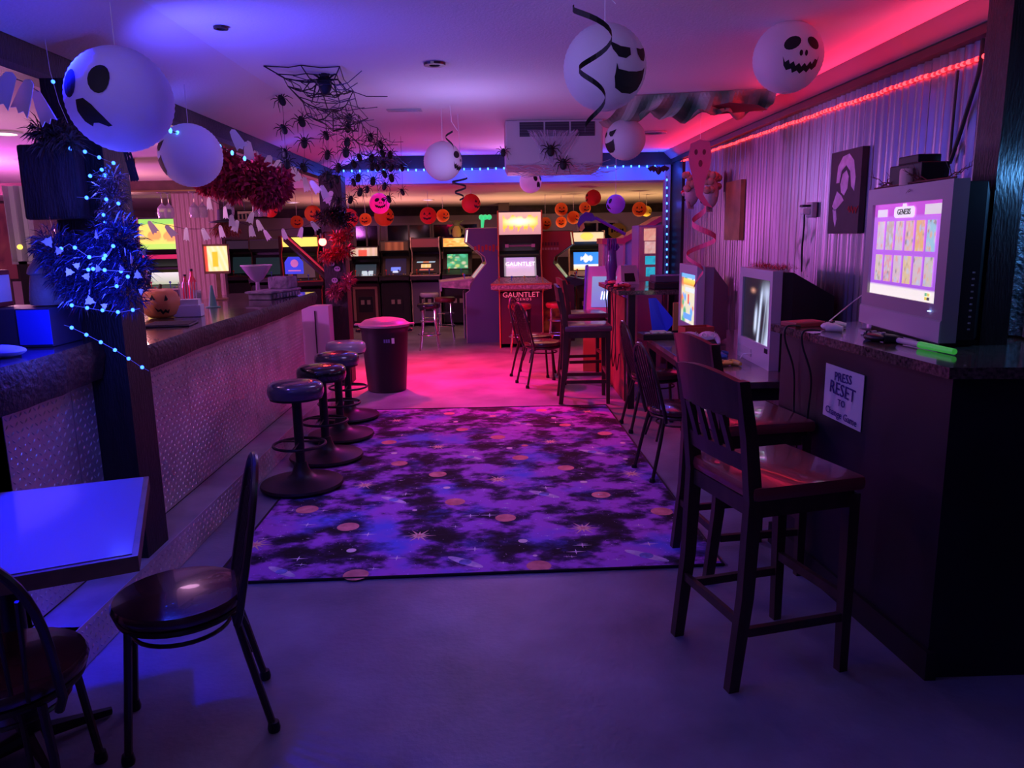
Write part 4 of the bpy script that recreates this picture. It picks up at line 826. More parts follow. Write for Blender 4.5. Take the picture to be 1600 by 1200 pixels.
a_, y0, prof, i = arcade('black arcade machine with unlit brown marquee and small blue title screen', (X4[1], 14.3, 0), 0, .53, 1.55, M_dk, M_dk, lambda u, v: lerp((.16, .06, .03), (.3, .13, .06), math.sin(u*25)*.5+.5) if .15 < u < .85 else (.05, .03, .02), lambda u, v: ((.15, .25, 1) if abs(v-.35-.15*(u-.5)**2*4) < .12 and .25 < u < .75 else (.6, .75, 1) if .15 < v < .3 and .36 < u < .64 else (.006, .006, .03)), tm=M_tk, ms=.35, ss=1.4, screen_z=(.94, 1.3))
def hsc(u, v):
    if .62 < v < .72 and .08 < u < .92: return (.4, .7, .85) if abs(u-.5) > .14 else (.8, .3, .15)
    if .3 < v < .52 and .28 < u < .74: return (1, .6, .2) if math.sin(u*60) > -.6 else (.9, .75, .5)
    if .16 < v < .22 and .2 < u < .85: return (.85, .2, .15)
    return (.004, .004, .006)
a_, y0, prof, i = arcade('arcade machine with cream edges and orange high-score text on screen', (X4[2], 14.3, 0), 0, .53, 1.6, mat('grey_purple_side', (.08, .06, .10), .5), mat('grey_purple_front', (.16, .13, .22), .5), lambda u, v: (.16, .03, .05), hsc, ms=.4, ss=1.5, screen_z=(.98, 1.32))
arcade('black arcade machine with orange marquee and green playfield screen', (X4[3], 14.3, 0), 0, .53, 1.6, M_dk, M_dk, noise_cols(3, (.9, .45, .1), [(1, .8, .3), (.8, .3, .05), (1, .6, .2)], .5), noise_cols(8, (.05, .4, .18), [(.5, .85, .2), (.1, .7, .4), (.05, .25, .12), (.6, .8, .5)], .5), tm=M_tk, ms=1.5, ss=1.2, screen_z=(1.04, 1.36))
# machines beyond the bar
def yg(u, v):
    if v > .78: return (.3, .8, .1)
    if v < .2: return (.45, .85, .1)
    return (.95, .4, .08) if math.hypot(u-.35, v-.45) < .17 or math.hypot(u-.72, v-.42) < .17 else (1, .8, .12)
xl = at(259, 400, Y=11.6).x
arcade('arcade machine with yellow and green marquee and red panel behind the bar', (xl, 11.6, 0), R(8), .62, 1.95, mat('cream_side', (.4, .3, .26), .5), M_cp, yg, lambda u, v: lerp((.45, .6, .35), (.85, .95, .85), v), ms=1.6, ss=1.3, mh=.45, screen_z=(1.0, 1.22))
MB().box(-.29, .29, -.12, -.11, 1.36, 1.5).build('red_panel', mat('red_lit_panel', (.8, .03, .12), .5, emit=.4), bpy.data.objects[[o.name for o in bpy.data.objects if o.name.startswith('arcade_cabinet')][-1]])
for k, (px, y_, lab, c1) in enumerate([(383, 15.3, 'dark arcade machine with carved numbers behind the hanging ghosts', (.10, .05, .12)), (420, 14.4, 'black arcade machine with faint orange outline art behind the glass bowl', (.05, .03, .03))]):
    a_, y0, prof, i = arcade(lab, (at(px, 420, Y=y_).x, y_, 0), R(6), .60, 1.62, M_dk, M_dk, lambda u, v, c=c1: c, lambda u, v: (.02, .05, .06), tm=mat('t_molding_brown', (.16, .07, .05), .4), ms=.3, ss=.5)
a_, y0, prof, i = arcade('dark arcade machine with small yellow screen left of the back post', (at(470, 420, Y=13.0).x, 13.0, 0), R(20), .60, 1.66, mat('red_black_side', (.10, .012, .015), .4), M_dk, lambda u, v: (.9, .85, .15), lambda u, v: (.06, .03, .05), tm=mat('t_molding_red', (.5, .04, .05), .35), ms=1.4)
# kiosk and white slanted cabinet by the opening on the right
kp = thing('game_kiosk', 'lilac game kiosk with tilted blue screen behind the far bar chair', 'kiosk', (1.20, 9.05, 0), R(-12))
kp.location.x = at(945, 500, Y=9.0).x
M_kl = mat('kiosk_lilac', (.5, .36, .46), .45)
MB().box(-.24, .24, -.1, .34, .0, .62).build('base', mat('orange_panel', (.7, .25, .10), .5), kp)
MB().prism([(-.14, .62), (.36, .62), (.36, 1.24), (.16, 1.24)], (-.24, 0, 0), (0, 1, 0), (0, 0, 1), .02).build('side_panel', mat('kiosk_blue', (.10, .10, .6), .5), kp)
MB().prism([(-.14, .62), (.36, .62), (.36, 1.24), (.16, 1.24)], (.22, 0, 0), (0, 1, 0), (0, 0, 1), .02).build('side_panel', mat('kiosk_blue', (.10, .10, .6), .5), kp)
MB().add([(-.22, -.13, .63), (.22, -.13, .63), (.22, .165, 1.23), (-.22, .165, 1.23), (-.22, -.11, .63), (.22, -.11, .63), (.22, .185, 1.23), (-.22, .185, 1.23)], [(0, 1, 2, 3), (7, 6, 5, 4), (0, 4, 5, 1), (1, 5, 6, 2), (2, 6, 7, 3), (3, 7, 4, 0)]).build('face_panel', M_kl, kp)
fz = lambda u, v: Vector((-.15+.30*u, -.13+.295*(.22+.58*v)-.004, .63+.6*(.22+.58*v)+.002))
MB().grid(fz(0, 0), fz(1, 0), fz(0, 1), 12, 12, lambda u, v: lerp((.16, .3, .75), (.2, .55, .62), v)).build('screen', lit(.8), kp)
for k in range(3): MB().tube([fz(.38+.1*k, .25)+Vector((0, -.004, 0)), fz(.42+.1*k, .5)+Vector((0, -.004, 0))], .006, 5).build('screen_mark', mat('lit_white_text', (1, .95, .95), .5, emit=1), kp)
sc_ = thing('slant_top_cabinet', 'white and pink game cabinet with long red sloping top by the opening', 'arcade machine', (1.72, 9.9, 0))
sc_.location.y = 10.2
xa, xb, xc = at(943, 400, Y=10.2).x-1.72, at(975, 400, Y=10.2).x-1.72, at(1032, 400, Y=10.2).x-1.72
zt, zl = at(1025, 340, Y=10.2).z, at(960, 376, Y=10.2).z
MB().prism([(xa, 0), (xb+.02, 0), (xb+.02, zl-.02), (xa, zl-.02)], (0, 0, 0), (1, 0, 0), (0, 0, 1), -.5).build('front_box', mat('pink_white_panel', (.62, .40, .46), .5), sc_)
MB().prism([(xb+.02, 0), (xc, 0), (xc, zt-.03), (xb+.02, zl-.03)], (0, .01, 0), (1, 0, 0), (0, 0, 1), -.5).build('side_box', mat('pale_lilac_panel', (.45, .42, .6), .5), sc_)
MB().prism([(xa-.02, zl-.04), (xb, zl-.04), (xc, zt-.05), (xc, zt+.02), (xb-.02, zl+.03), (xa-.02, zl+.03)], (0, -.03, 0), (1, 0, 0), (0, 0, 1), -.56).build('sloping_top', mat('red_laminate', (.75, .06, .12), .4), sc_)
for s in (xa, xb): MB().box(s-.012, s+.012, -.012, 0, 0, zl-.03).build('edge_trim', mat('pink_trim', (.75, .3, .34), .4), sc_)
u_ = thing('display_cabinet', 'lilac cabinet with lit orange and teal art tiles by the black corner', 'cabinet', (at(1014, 430, Y=9.2).x, 9.2, 0))
MB().box(-.13, .16, 0, .45, 0, at(1010, 352, Y=9.2).z).build('body', mat('lilac_side', (.36, .2, .34), .5), u_)
MB().box(-.12, .08, -.01, 0, 1.05, at(1010, 352, Y=9.2).z-.02).build('face', mat('face_pinkish', (.6, .4, .34), .5), u_)
for k, (za, zb, c) in enumerate([(1.52, 1.66, (.9, .45, .3)), (1.37, 1.51, (.85, .55, .45)), (1.24, 1.34, (.03, .6, .75)), (1.1, 1.21, (.03, .55, .7))]): MB().grid((-.07+.01*k, -.012, za), (.07, -.012, za), (-.07+.01*k, -.012, zb), 8, 6, noise_cols(k, c, [tuple(min(1, q*1.4) for q in c), tuple(q*.7 for q in c)], .3)).build('lit_tile', lit(.9), u_)
# round chrome stools by the machines
def arc_stool(label, loc, m, s=1):
    t = thing('round_stool', label, 'stool', loc, 0, 'chrome stools at the arcade machines')
    MB().lathe([(.001, .60), (.15, .60), (.165, .62), (.165, .65), (.15, .67), (.001, .675)], 24).build('seat', m, t, True)
    for k in range(4):
        a = PI/4+k*PI/2; c, n = math.cos(a), math.sin(a); MB().tube([(.08*c, .08*n, .60), (.125*c, .125*n, .57), (.13*c, .13*n, .35), (.19*c, .19*n, .0)], .010, 6).build('leg', M_chrome, t, True)
    for r_, z in ((.135, .42), (.16, .22)): MB().tube(arc((0, 0, z), r_, 0, 2*PI, 24)[:-1], .008, 6, closed=True).build('ring', M_chrome, t, True)
    return t
M_rs = mat('red_vinyl', (.5, .03, .04), .3, coat=.4)
arc_stool('chrome stool with red seat left of the central flaming machine front', (at(812, 545, Z=0).x, 10.72, 0), M_rs)
arc_stool('chrome stool with red seat right of the central flaming machine', (at(868, 540, Z=0).x, 10.85, 0), M_rs)
arc_stool('chrome stool with dark shiny seat in front of the slate blue machine', (-.95, 11.1, 0), M_vinylk)
arc_stool('chrome stool with maroon seat behind the dark one', (-.78, 12.2, 0), mat('maroon_vinyl', (.22, .03, .04), .3))
arc_stool('chrome stool with lilac seat before the high-score machine', (X4[2]+.12, 13.3, 0), M_vinylp)
# red lower shelf machine glimpsed behind the cafe chairs
# white cabinet at the end of the bar
wk = thing('white_side_cabinet', 'pale lilac cupboard at the far end of the bar', 'cabinet', (-1.95, 8.25, 0))
MB().box(-.14, .17, .02, .24, 0, .90).build('body', mat('lilac_white', (.6, .5, .62), .5), wk); MB().box(-.30, -.145, -.3, -.1, 0, .80).build('cream_post', mat('cream_paint', (.6, .55, .4), .5), wk); MB().box(-.31, -.135, -.31, -.09, .72, .80).build('post_cap', mat('cream_paint', (.6, .55, .4), .5), wk)
MB().box(.02, .03, .008, .02, .05, .85).build('door_seam', M_iron, wk)
ys = thing('yellow_octagon_sign', 'yellow octagonal sign with dark print on the back wall right of the blue screen machine', 'sign', (at(966, 361, Y=16.3).x, 16.44, at(966, 361, Y=16.3).z))
MB().prism([(.2*math.cos(PI/8+k*PI/4), .2*math.sin(PI/8+k*PI/4)*.85) for k in range(8)], (0, 0, 0), (1, 0, 0), (0, 0, 1), .02).build('board', mat('yellow_sign', (.55, .38, .05), .6), ys)
for k in range(5): MB().box(-.13+.055*k, -.09+.055*k, -.026, -.02, -.03+.02*(k % 2), .05).build('print_mark', M_ink, ys)
# ================================================================ HANGING DECORATIONS
def paper(name, col): return mat(name, col, .75)
P_white = mat('lantern_white', (.80, .76, .78), .75); P_or = mat('lantern_orange', (.85, .20, .03), .75); P_red = mat('lantern_red', (.9, .09, .05), .75)
P_pink = mat('lantern_pink', (.85, .25, .75), .75); P_lil = mat('lantern_lilac', (.55, .30, .85), .75)
for q_ in (P_white, P_or, P_red, P_pink, P_lil): translucent(q_)
def onball(r, az, el): return (r*math.sin(az)*math.cos(el), -r*math.cos(az)*math.cos(el), r*math.sin(el))
def patch(r, poly, face_az, face_el=0, k=1.014):
    """cut-out shape lying on a sphere; poly in radians around the face direction"""
    bm = bmesh.new(); vs = [bm.verts.new((a, b, 0)) for a, b in poly]; bm.faces.new(vs)
    bmesh.ops.triangulate(bm, faces=bm.faces[:]); bmesh.ops.subdivide_edges(bm, edges=bm.edges[:], cuts=2, use_grid_fill=True); bmesh.ops.triangulate(bm, faces=bm.faces[:])
    bm.verts.index_update(); m = MB(); m.add([onball(r*k, v.co.x/max(.35, math.cos(v.co.y+face_el))+face_az, v.co.y+face_el) for v in bm.verts], [[v.index for v in f.verts] for f in bm.faces]); bm.free(); return m
def oval(cx, cy, rx, ry, n=16, rot=0): return [(cx+rx*math.cos(2*PI*i/n)*math.cos(rot)-ry*math.sin(2*PI*i/n)*math.sin(rot), cy+rx*math.cos(2*PI*i/n)*math.sin(rot)+ry*math.sin(2*PI*i/n)*math.cos(rot)) for i in range(n)]
FACES = {
 'wail': [('eye', oval(-.32, .30, .20, .27)), ('eye', oval(.34, .34, .20, .27)), ('mouth', [(-.16, -.02), (.02, .0), (.16, -.12), (.30, -.34), (.38, -.52), (.30, -.54), (.16, -.46), (.06, -.46), (.0, -.53), (-.12, -.42), (-.20, -.22)])],
 'grin': [('eye', [(-.55, .55), (-.3, .42), (-.06, .40), (-.06, .24), (-.2, .15), (-.38, .18), (-.5, .34)]), ('eye', [(.55, .50), (.3, .42), (.14, .42), (.16, .28), (.28, .16), (.42, .16), (.52, .32)]), ('mouth', [(-.42, .05), (-.36, -.08), (-.1, -.12), (.15, -.10), (.38, -.04), (.48, .04), (.48, -.25), (.40, -.48), (.18, -.62), (-.1, -.62), (-.32, -.50), (-.42, -.25)])],
 'stitch': [('eye', oval(-.3, .34, .25, .17, 16, .5)), ('eye', oval(.32, .34, .22, .15, 16, -.6)), ('nostril', oval(-.06, .06, .05, .08)), ('nostril', oval(.09, .06, .045, .08)),
            ('mouth', [(-.55, .0), (-.47, -.16), (-.38, -.10), (-.33, -.22), (-.24, -.15), (-.17, -.28), (-.08, -.2), (0, -.3), (.08, -.2), (.16, -.28), (.25, -.15), (.32, -.22), (.40, -.08), (.5, -.1), (.56, .02), (.5, -.26), (.36, -.38), (.28, -.34), (.2, -.46), (.1, -.4), (0, -.5), (-.1, -.41), (-.22, -.47), (-.27, -.35), (-.4, -.38), (-.5, -.24)])],
 'pumpkin': [('eye', [(-.48, .12), (-.14, .10), (-.30, .42)]), ('eye', [(.48, .12), (.14, .10), (.30, .42)]), ('nose', [(-.08, -.04), (.08, -.04), (0, .1)]),
             ('mouth', [(-.55, -.10), (-.36, -.22), (-.26, -.16), (-.18, -.27), (0, -.28), (.14, -.26), (.2, -.17), (.32, -.23), (.55, -.10), (.42, -.36), (.24, -.48), (.16, -.40), (.06, -.52), (-.12, -.5), (-.2, -.4), (-.3, -.46), (-.46, -.34)])],
}
def lantern(label, px, py, rpx, Y, m, face=None, az=0, zc=2.55, ribs=True, cat='lantern', group='paper lanterns', el=0, k=1.0, fm=None):
    p = at(px, py, Y=Y); r = rpx*p.length/FPX*.985; r = rpx*(p-Vector((0, 0, CAMH))).length/FPX*.985
    az = az+math.degrees(math.atan2(-p.x, p.y)); el = el-.7*math.degrees(math.atan2(p.z-CAMH, p.y))
    t = thing('paper_lantern', label, cat, p, 0, group); n = 48 if rpx > 25 else 26; prof = []
    for i in range(n+1):
        a = .14+(PI-.28)*i/n; rr = r*(1+(.008 if (i % 2 and ribs) else -.005))
        prof.append((rr*math.sin(a)*k, -rr*math.cos(a)))
    MB().lathe(prof, 32 if rpx > 25 else 20).build('shade', m, t, True)
    MB().tube(arc((0, 0, r*.99), r*.14, 0, 2*PI, 14)[:-1], .0022, 5, closed=True).build('wire_ring', M_wire, t)
    L = zc-p.z
    if L > r: MB().tube([(0, 0, r*.97), (0, 0, L)], .0018 if Y < 7 else .003, 5).build('string', M_string, t)
    if face:
        for nm, poly in FACES[face]: patch(r, poly, R(az), R(el)).build(nm, fm or M_ink, t)
    return t
lantern('large white ghost lantern with wailing mouth beside the left beam', 188, 156, 67, 3.0, P_white, 'wail', -40, 2.45)
lantern('blue-lit white paper lantern behind the wailing one', 298, 243, 43, 4.5, P_white, 'grin', -88, 2.45)
lb = lantern('large blue-lit ghost lantern with wicked grin and black spiral', 945, 106, 60, 3.3, P_white, 'grin', 40)
lantern('white skeleton-grin lantern near the red rope light', 1231, 90, 47, 3.8, P_white, 'stitch', 24)
lantern('white lantern with dark eye turned right, hanging before the vent', 692, 252, 29, 6.1, P_white, 'stitch', 66)
lantern('white round lantern with grin turned left beside the air unit', 977, 218, 30, 6.0, P_white, 'grin', -62)
lantern('small blue-lit ghost lantern under the air unit', 829, 284, 17, 8.6, P_white, 'wail', 46)
lantern('small lilac ghost lantern hanging before the back room', 962, 319, 14.5, 9.0, P_lil, 'wail', -58)
lantern('pink skeleton-face lantern below the spiders', 593, 318, 15.5, 9.0, P_pink, 'stitch', 4)
ors = [('red-orange lantern hanging right of the black spiral', 736, 318, 14.5, 10.2, P_red, 50), ('plain coral lantern above the yellow marquee machine', 927, 309, 12, 10.6, P_red, -75),
       ('orange pumpkin lantern with jagged smile left of the back post', 489, 334, 12.5, 10.4, P_or, 8), ('small orange pumpkin lantern above the small yellow screen', 464, 347, 9.5, 11.0, P_or, 5),
       ('bright orange lantern with stitched face over the back row machines', 669, 337, 13, 10.8, P_red, -8), ('dim orange pumpkin lantern half behind the bright one', 692, 337, 10, 12.2, P_or, 30),
       ('small orange pumpkin lantern over the film-strip machine', 571, 343, 9.5, 12.0, P_or, -10), ('orange lantern behind the pink skeleton one', 600, 338, 15, 11.0, P_or, 45),
       ('red lantern glowing beside the back post', 545, 341, 14.5, 10.0, P_red, 45), ('orange pumpkin lantern right of the flaming marquee', 852, 349, 9.5, 12.2, P_or, 20),
       ('orange pumpkin lantern with wicked smile, upper of a pair', 877, 327, 10, 12.4, P_or, 5), ('orange pumpkin lantern, lower of the pair', 877, 347, 8.5, 12.8, P_or, 0),
       ('plain orange lantern under the purple scythe blade', 896, 340, 10, 12.4, P_or, 50), ('orange lantern half hidden above the scythe blade', 914, 325, 9, 12.2, P_or, 20),
       ('orange jack-o-lantern lantern near the opening corner', 999, 327, 11, 11.8, P_or, 0), ('yellow lantern peeking out behind the jack-o-lantern one', 1010, 330, 8, 12.6, mat('lantern_yellow', (.9, .65, .05), .75), 60),
       ('red-orange lantern behind the hanging glasses over the bar', 422, 328, 11, 8.8, P_red, 60)]
for lab, px, py, rp2, Y, m, az in ors: lantern(lab, px, py, rp2, Y, m, 'pumpkin' if m is not P_red or az in (-8, 50) else 'stitch', az, 2.22 if Y > 9.7 else 2.30, True, group='small back room lanterns', fm=mat('brown_ink', (.06, .012, .01), .7))
# black spirals
def spiral(label, px, py, Y, turns, h, r, z_top, m=M_ink, w=.016, r_end=.35, name='spiral_streamer', ph=0):
    p = at(px, py, Y=Y); n = int(turns*18); vs = []
    for i in range(n+1):
        f = i/n; a = 2*PI*turns*f+ph; rr = r*(1-f*(1-r_end)); z = -h*f
        for d in (-.5, .5): vs.append((rr*math.cos(a), rr*math.sin(a), z+d*w))
    t = thing(name, label, 'streamer', p, 0, 'spiral streamers'); MB().add(vs, [(2*i, 2*i+2, 2*i+3, 2*i+1) for i in range(n)]).build('ribbon', m, t)
    if z_top-p.z > .02: MB().tube([(r, 0, 0), (r*.2, 0, min(.06, (z_top-p.z)*.5)), (0, 0, z_top-p.z)], .0015, 5).build('string', M_string, t)
spiral('long black spiral streamer hanging in front of the big grinning lantern', 928, 6, 2.85, 2.1, .42, .075, 2.545, w=.02, r_end=.4, ph=2.6)
spiral('black spiral streamer below the small white lantern', 718, 278, 6.3, 2.2, .17, .07, 2.545, ph=.5)
spiral('short black curl streamer beside the white lantern string', 704, 204, 5.9, .8, .13, .05, 2.545, ph=1.3)
# red hanging ghost with spiral tail
gh = thing('ghost_whirl', 'red-lit ghost cut-out with curling spiral tail before the corrugated wall', 'decoration', at(1093, 262, Y=5.6), 0)
M_gh = mat('ghost_card', (.92, .12, .24), .7); s = (at(1093, 262, Y=5.6)-Vector((0, 0, CAMH))).length/FPX
bd = [(0, 40), (14, 36), (17, 18), (15, 0), (8, -22), (6, -38), (14, -50), (22, -58), (8, -54), (-4, -40), (-8, -22), (-14, 0), (-17, 14), (-14, 34)]
MB().prism([(a*s, b*s) for a, b in bd], (0, 0, 0), (1, 0, 0), (0, 0, 1), .003).build('body', M_gh, gh)
for e in (-6, 6): MB().prism([(a*s, b*s) for a, b in oval(e, 22, 2.5, 4, 10)], (0, -.0035, 0), (1, 0, 0), (0, 0, 1), .002).build('eye', mat('dark_red_hole', (.3, .03, .05), .8), gh)
MB().prism([(a*s, b*s) for a, b in oval(1, 6, 3, 5, 10)], (0, -.0035, 0), (1, 0, 0), (0, 0, 1), .002).build('mouth', mat('dark_red_hole', (.3, .03, .05), .8), gh)
vs = []; n = 60
for i in range(n+1):
    f = i/n; a = 2*PI*2.3*f+.4; rr = (4+18*math.sin(PI*min(1, f*1.15)))*s
    for d in (-1, 1): vs.append((rr*math.cos(a)+8*s*(1-f), rr*math.sin(a), (-56-118*f)*s+d*5*s*(1-.6*f)))
MB().add(vs, [(2*i, 2*i+2, 2*i+3, 2*i+1) for i in range(n)]).build('spiral_tail', M_gh, gh); MB().tube([(0, 0, 40*s), (0, 0, 2.545-gh.location.z)], .0015, 5).build('string', M_string, gh)
# ---- spiders
sp = MB(); sp.ball((0, 0, -.012), .026, 8, (1, .55, 1.25)).ball((0, -.004, .026), .015, 8)
for s_ in (-1, 1):
    for k, (a, L) in enumerate([(70, .05), (28, .055), (-18, .055), (-58, .06)]):
        c, n = math.cos(R(a)), math.sin(R(a)); el_ = (s_*(.012+L*c*.75), 0, .01+L*n*.6+.012); sp.tube([(s_*.01, 0, .012), el_, (s_*(.012+L*c*1.35), -.004, .01+L*n*1.45-.012)], [.004, .0034, .0016], 4)
spm = sp.mesh('spider', M_ink, True)
cols = [([(437, 120), (441, 157), (444, 202), (446, 240), (449, 256)], 5.4), ([(472, 190), (476, 223), (475, 262)], 5.9), ([(510, 212), (512, 242), (512, 275)], 6.1), ([(544, 162), (546, 185), (544, 200), (543, 222), (541, 238)], 6.0),
        ([(529, 262), (525, 280)], 6.6), ([(562, 246), (560, 278), (563, 300)], 6.8), ([(579, 215), (581, 247), (582, 260), (583, 283)], 6.9), ([(595, 226), (598, 240), (599, 257), (601, 272), (601, 291)], 7.1), ([(610, 242), (612, 262), (612, 278), (608, 311)], 7.3), ([(553, 256), (553, 285)], 7.0), ([(517, 288), (528, 314)], 7.4), ([(507, 277), (548, 312)], 7.5), ([(590, 262), (574, 296)], 7.4), ([(628, 262), (629, 300)], 7.6)]
WORDS = ['nearest the slope', 'second from the slope', 'third from the slope', 'below the web centre', 'short one low on the left', 'with three spiders mid cluster', 'left of the densest string', 'densest one', 'right of the densest one', 'short one behind the middle', 'lowest one at left', 'slanting one by the back post', 'slanting one at right', 'last one at far right']
for k, (pts, Y) in enumerate(cols):
    P_ = [at(x, y, Y=Y) for x, y in pts]; t = thing('spider_string', 'string of black plastic spiders hanging from the web, '+WORDS[k], 'spider garland', (P_[0].x, Y, 2.545), 0, 'spider strings')
    o_ = Vector(t.location)
    MB().tube([(0, 0, 0)]+[p-o_ for p in P_], .0014, 4).build('thread', M_wire, t)
    for j, p in enumerate(P_): o = link('spider', spm, t, p-o_+Vector((0, -.012, 0))); o.rotation_euler = (0, random.uniform(-.5, .5), random.uniform(-.5, .5)); q = .82+.15*random.random(); o.scale = (q, q, q)
# web cloth under the ceiling
web = thing('spider_web_net', 'black lace spider web net pinned under the ceiling over the bar', 'web', (-.95, 6.0, 2.54))
def webpatch(c, corners, rings, z):
    c = Vector(c); m = MB(); n = len(corners)
    sag = lambda p, f: Vector((p.x, p.y, p.z-.05*math.sin(PI*f)))
    for q in corners: m.tube([sag(c+(Vector(q)-c)*f, f) for f in (0, .33, .66, 1)], .004, 4)
    for r_ in range(1, rings+1):
        f = r_/rings
        for i in range(n):
            a = c+(Vector(corners[i])-c)*f; b = c+(Vector(corners[(i+1) % n])-c)*f; mid = (a+b)/2; mid = mid+(c-mid)*.14; m.tube([sag(a, f), sag(mid, f), sag(b, f)], .003, 4)
    m.v = [(x-web.location.x, y-web.location.y, z_-web.location.z) for x, y, z_ in m.v]; return m
A = [at(412, 103, Z=2.545), at(470, 102, Z=2.545), at(531, 104, Z=2.545), at(552, 142, Z=2.52), at(530, 150, Z=2.46), at(480, 150, Z=2.46), at(450, 135, Z=2.5)]
webpatch(at(505, 122, Z=2.53), A, 5, 0).build('web_panel', M_ink, web)
B = [at(450, 135, Z=2.5), at(505, 148, Z=2.46), at(552, 142, Z=2.52), at(575, 185, Z=2.48), at(560, 205, Z=2.4), at(520, 205, Z=2.36), at(480, 180, Z=2.4)]
webpatch(at(520, 172, Z=2.44), B, 5, 0).build('web_panel', M_ink, web)
C_ = [at(560, 180, Z=2.48), at(590, 200, Z=2.48), at(622, 245, Z=2.44), at(641, 262, Z=2.42), at(600, 255, Z=2.38), at(565, 240, Z=2.32), at(545, 210, Z=2.36)]
webpatch(at(588, 225, Z=2.42), C_, 5, 0).build('web_panel', M_ink, web)
link('spider', spm, web, at(507, 121, Z=2.53)-Vector(web.location)-Vector((0, 0, .03))).scale = (1.5, 1.5, 1.5)
m = MB(); rnd = random.Random(4)
for k in range(46):
    px, py = rnd.choice([(470, 150), (500, 160), (530, 170), (550, 190), (570, 205), (590, 225), (610, 245), (520, 140)]); p = at(px+rnd.uniform(-30, 25), py+rnd.uniform(-18, 22), Z=rnd.uniform(2.38, 2.5))-Vector(web.location); q = p+Vector((rnd.uniform(-.25, .25), rnd.uniform(-.3, .3), rnd.uniform(-.05, .05))); m.tube([p, (p+q)/2+Vector((0, 0, -.02)), q], .0025, 4)
o = m.build('lace_threads', mat('dark_lilac_lace', (.05, .04, .08), .8), web); o['kind'] = 'stuff'
# ---- air unit with cobweb
ac = thing('air_unit', 'large beige ceiling air unit draped with fake cobweb', 'air conditioner', (.54, 6.7, 2.165))
M_ac = mat('beige_metal', (.50, .43, .44), .5)
MB().bbox(-.42, .40, 0, .55, .02, .384, .015).build('casing', M_ac, ac)
for k in range(3): MB().box(-.30+k*.215, -.10+k*.215, -.006, .004, .25, .365).build('grille_opening', mat('dark_grille', (.03, .022, .035), .6), ac)
for k in range(3):
    for j in range(5): MB().box(-.30+k*.215, -.10+k*.215, -.009, -.005, .258+.022*j, .264+.022*j).build('grille_slat', mat('grille_slat', (.06, .05, .07), .5), ac)
MB().add([(-.42, .0, .02), (.40, 0, .02), (.36, .1, -.03), (-.40, .1, -.03), (-.42, .54, .02), (.40, .54, .02), (.36, .5, -.03), (-.40, .5, -.03)], [(0, 1, 2, 3), (3, 2, 6, 7), (7, 6, 5, 4), (0, 3, 7, 4), (1, 5, 6, 2)]).build('drip_pan', M_ac, ac)
cw = thing('fake_cobweb', 'stretchy white fake cobweb hung across the front of the air unit', 'cobweb', (.54, 6.68, 2.165)); m = MB(); rnd = random.Random(2)
M_cob = mat('cobweb_fluff', (.62, .52, .60), .9, alpha=.55)
for k in range(60):
    a = Vector((rnd.uniform(-.22, .2), -.012, .28+rnd.uniform(-.02, .02))); b = Vector((rnd.gauss(-.03, .03), -.02, rnd.uniform(-.04, .12))); m.tube([a, (a+b)/2+Vector((rnd.uniform(-.02, .02), -.01, 0)), b], .0022, 4)
for k in range(60):
    a = Vector((rnd.uniform(-.42, .35), -.012, rnd.uniform(-.06, .03))); b = a+Vector((rnd.uniform(.08, .25), 0, rnd.uniform(-.04, .03))); m.tube([a, (a+b)/2+Vector((0, -.006, -.02)), b], .0028, 4)
o = m.build('threads', M_cob, cw); o['kind'] = 'stuff'
MB().add([(-.24, -.014, .30), (.20, -.014, .29), (.02, -.02, .03), (-.06, -.02, .02)], [(0, 1, 2, 3)]).build('gauze', mat('gauze_film', (.6, .45, .58), .9, alpha=.28), cw)
for x, z, s_ in [(-.045, .13, 1.1), (.06, .02, 1.1), (-.44, .12, .8)]: o = link('spider', spm, cw, (x, -.04, z)); o.scale = (s_, s_, s_)
# ---- green gauze
gz_ = thing('green_gauze', 'green and cream creepy gauze swagged under the ceiling', 'fabric', (1.4, 5.6, 2.5)); nx, ny = 40, 10; m = MB(); vs = []; cc = []; rnd = random.Random(8)
for j in range(ny+1):
    for i in range(nx+1):
        u, v = i/nx, j/ny; p = at(975+240*u, 150-12*u, Z=2.545); q = at(935+270*u, 190+8*math.sin(u*17)+6*math.sin(u*41)-18*u, Z=2.42+.03*math.sin(u*9))
        z = p+(q-p)*v; z.z -= .05*math.sin(PI*v)*(1+.5*math.sin(u*12)); vs.append(z-Vector(gz_.location)); g = max(0, min(1, .5+1.3*noise.noise(Vector((u*7, v*2.2, 3.1))))); cc.append(lerp((.05, .16, .08), (.50, .38, .32), g))
m.c = cc; m.add(vs, [(j*(nx+1)+i, j*(nx+1)+i+1, (j+1)*(nx+1)+i+1, (j+1)*(nx+1)+i) for j in range(ny) for i in range(nx)]); m.build('cloth', mat('gauze_cloth', attr=True, rough=.9), gz_)
MB().add([tuple(at(x, y, Z=z)-Vector(gz_.location)) for x, y, z in [(1100, 168, 2.44), (1140, 160, 2.44), (1185, 164, 2.42), (1200, 172, 2.42), (1150, 176, 2.42), (1110, 180, 2.42)]], [(0, 1, 2, 3, 4, 5)]).build('red_patch', mat('dark_red_cloth', (.3, .03, .03), .9), gz_)
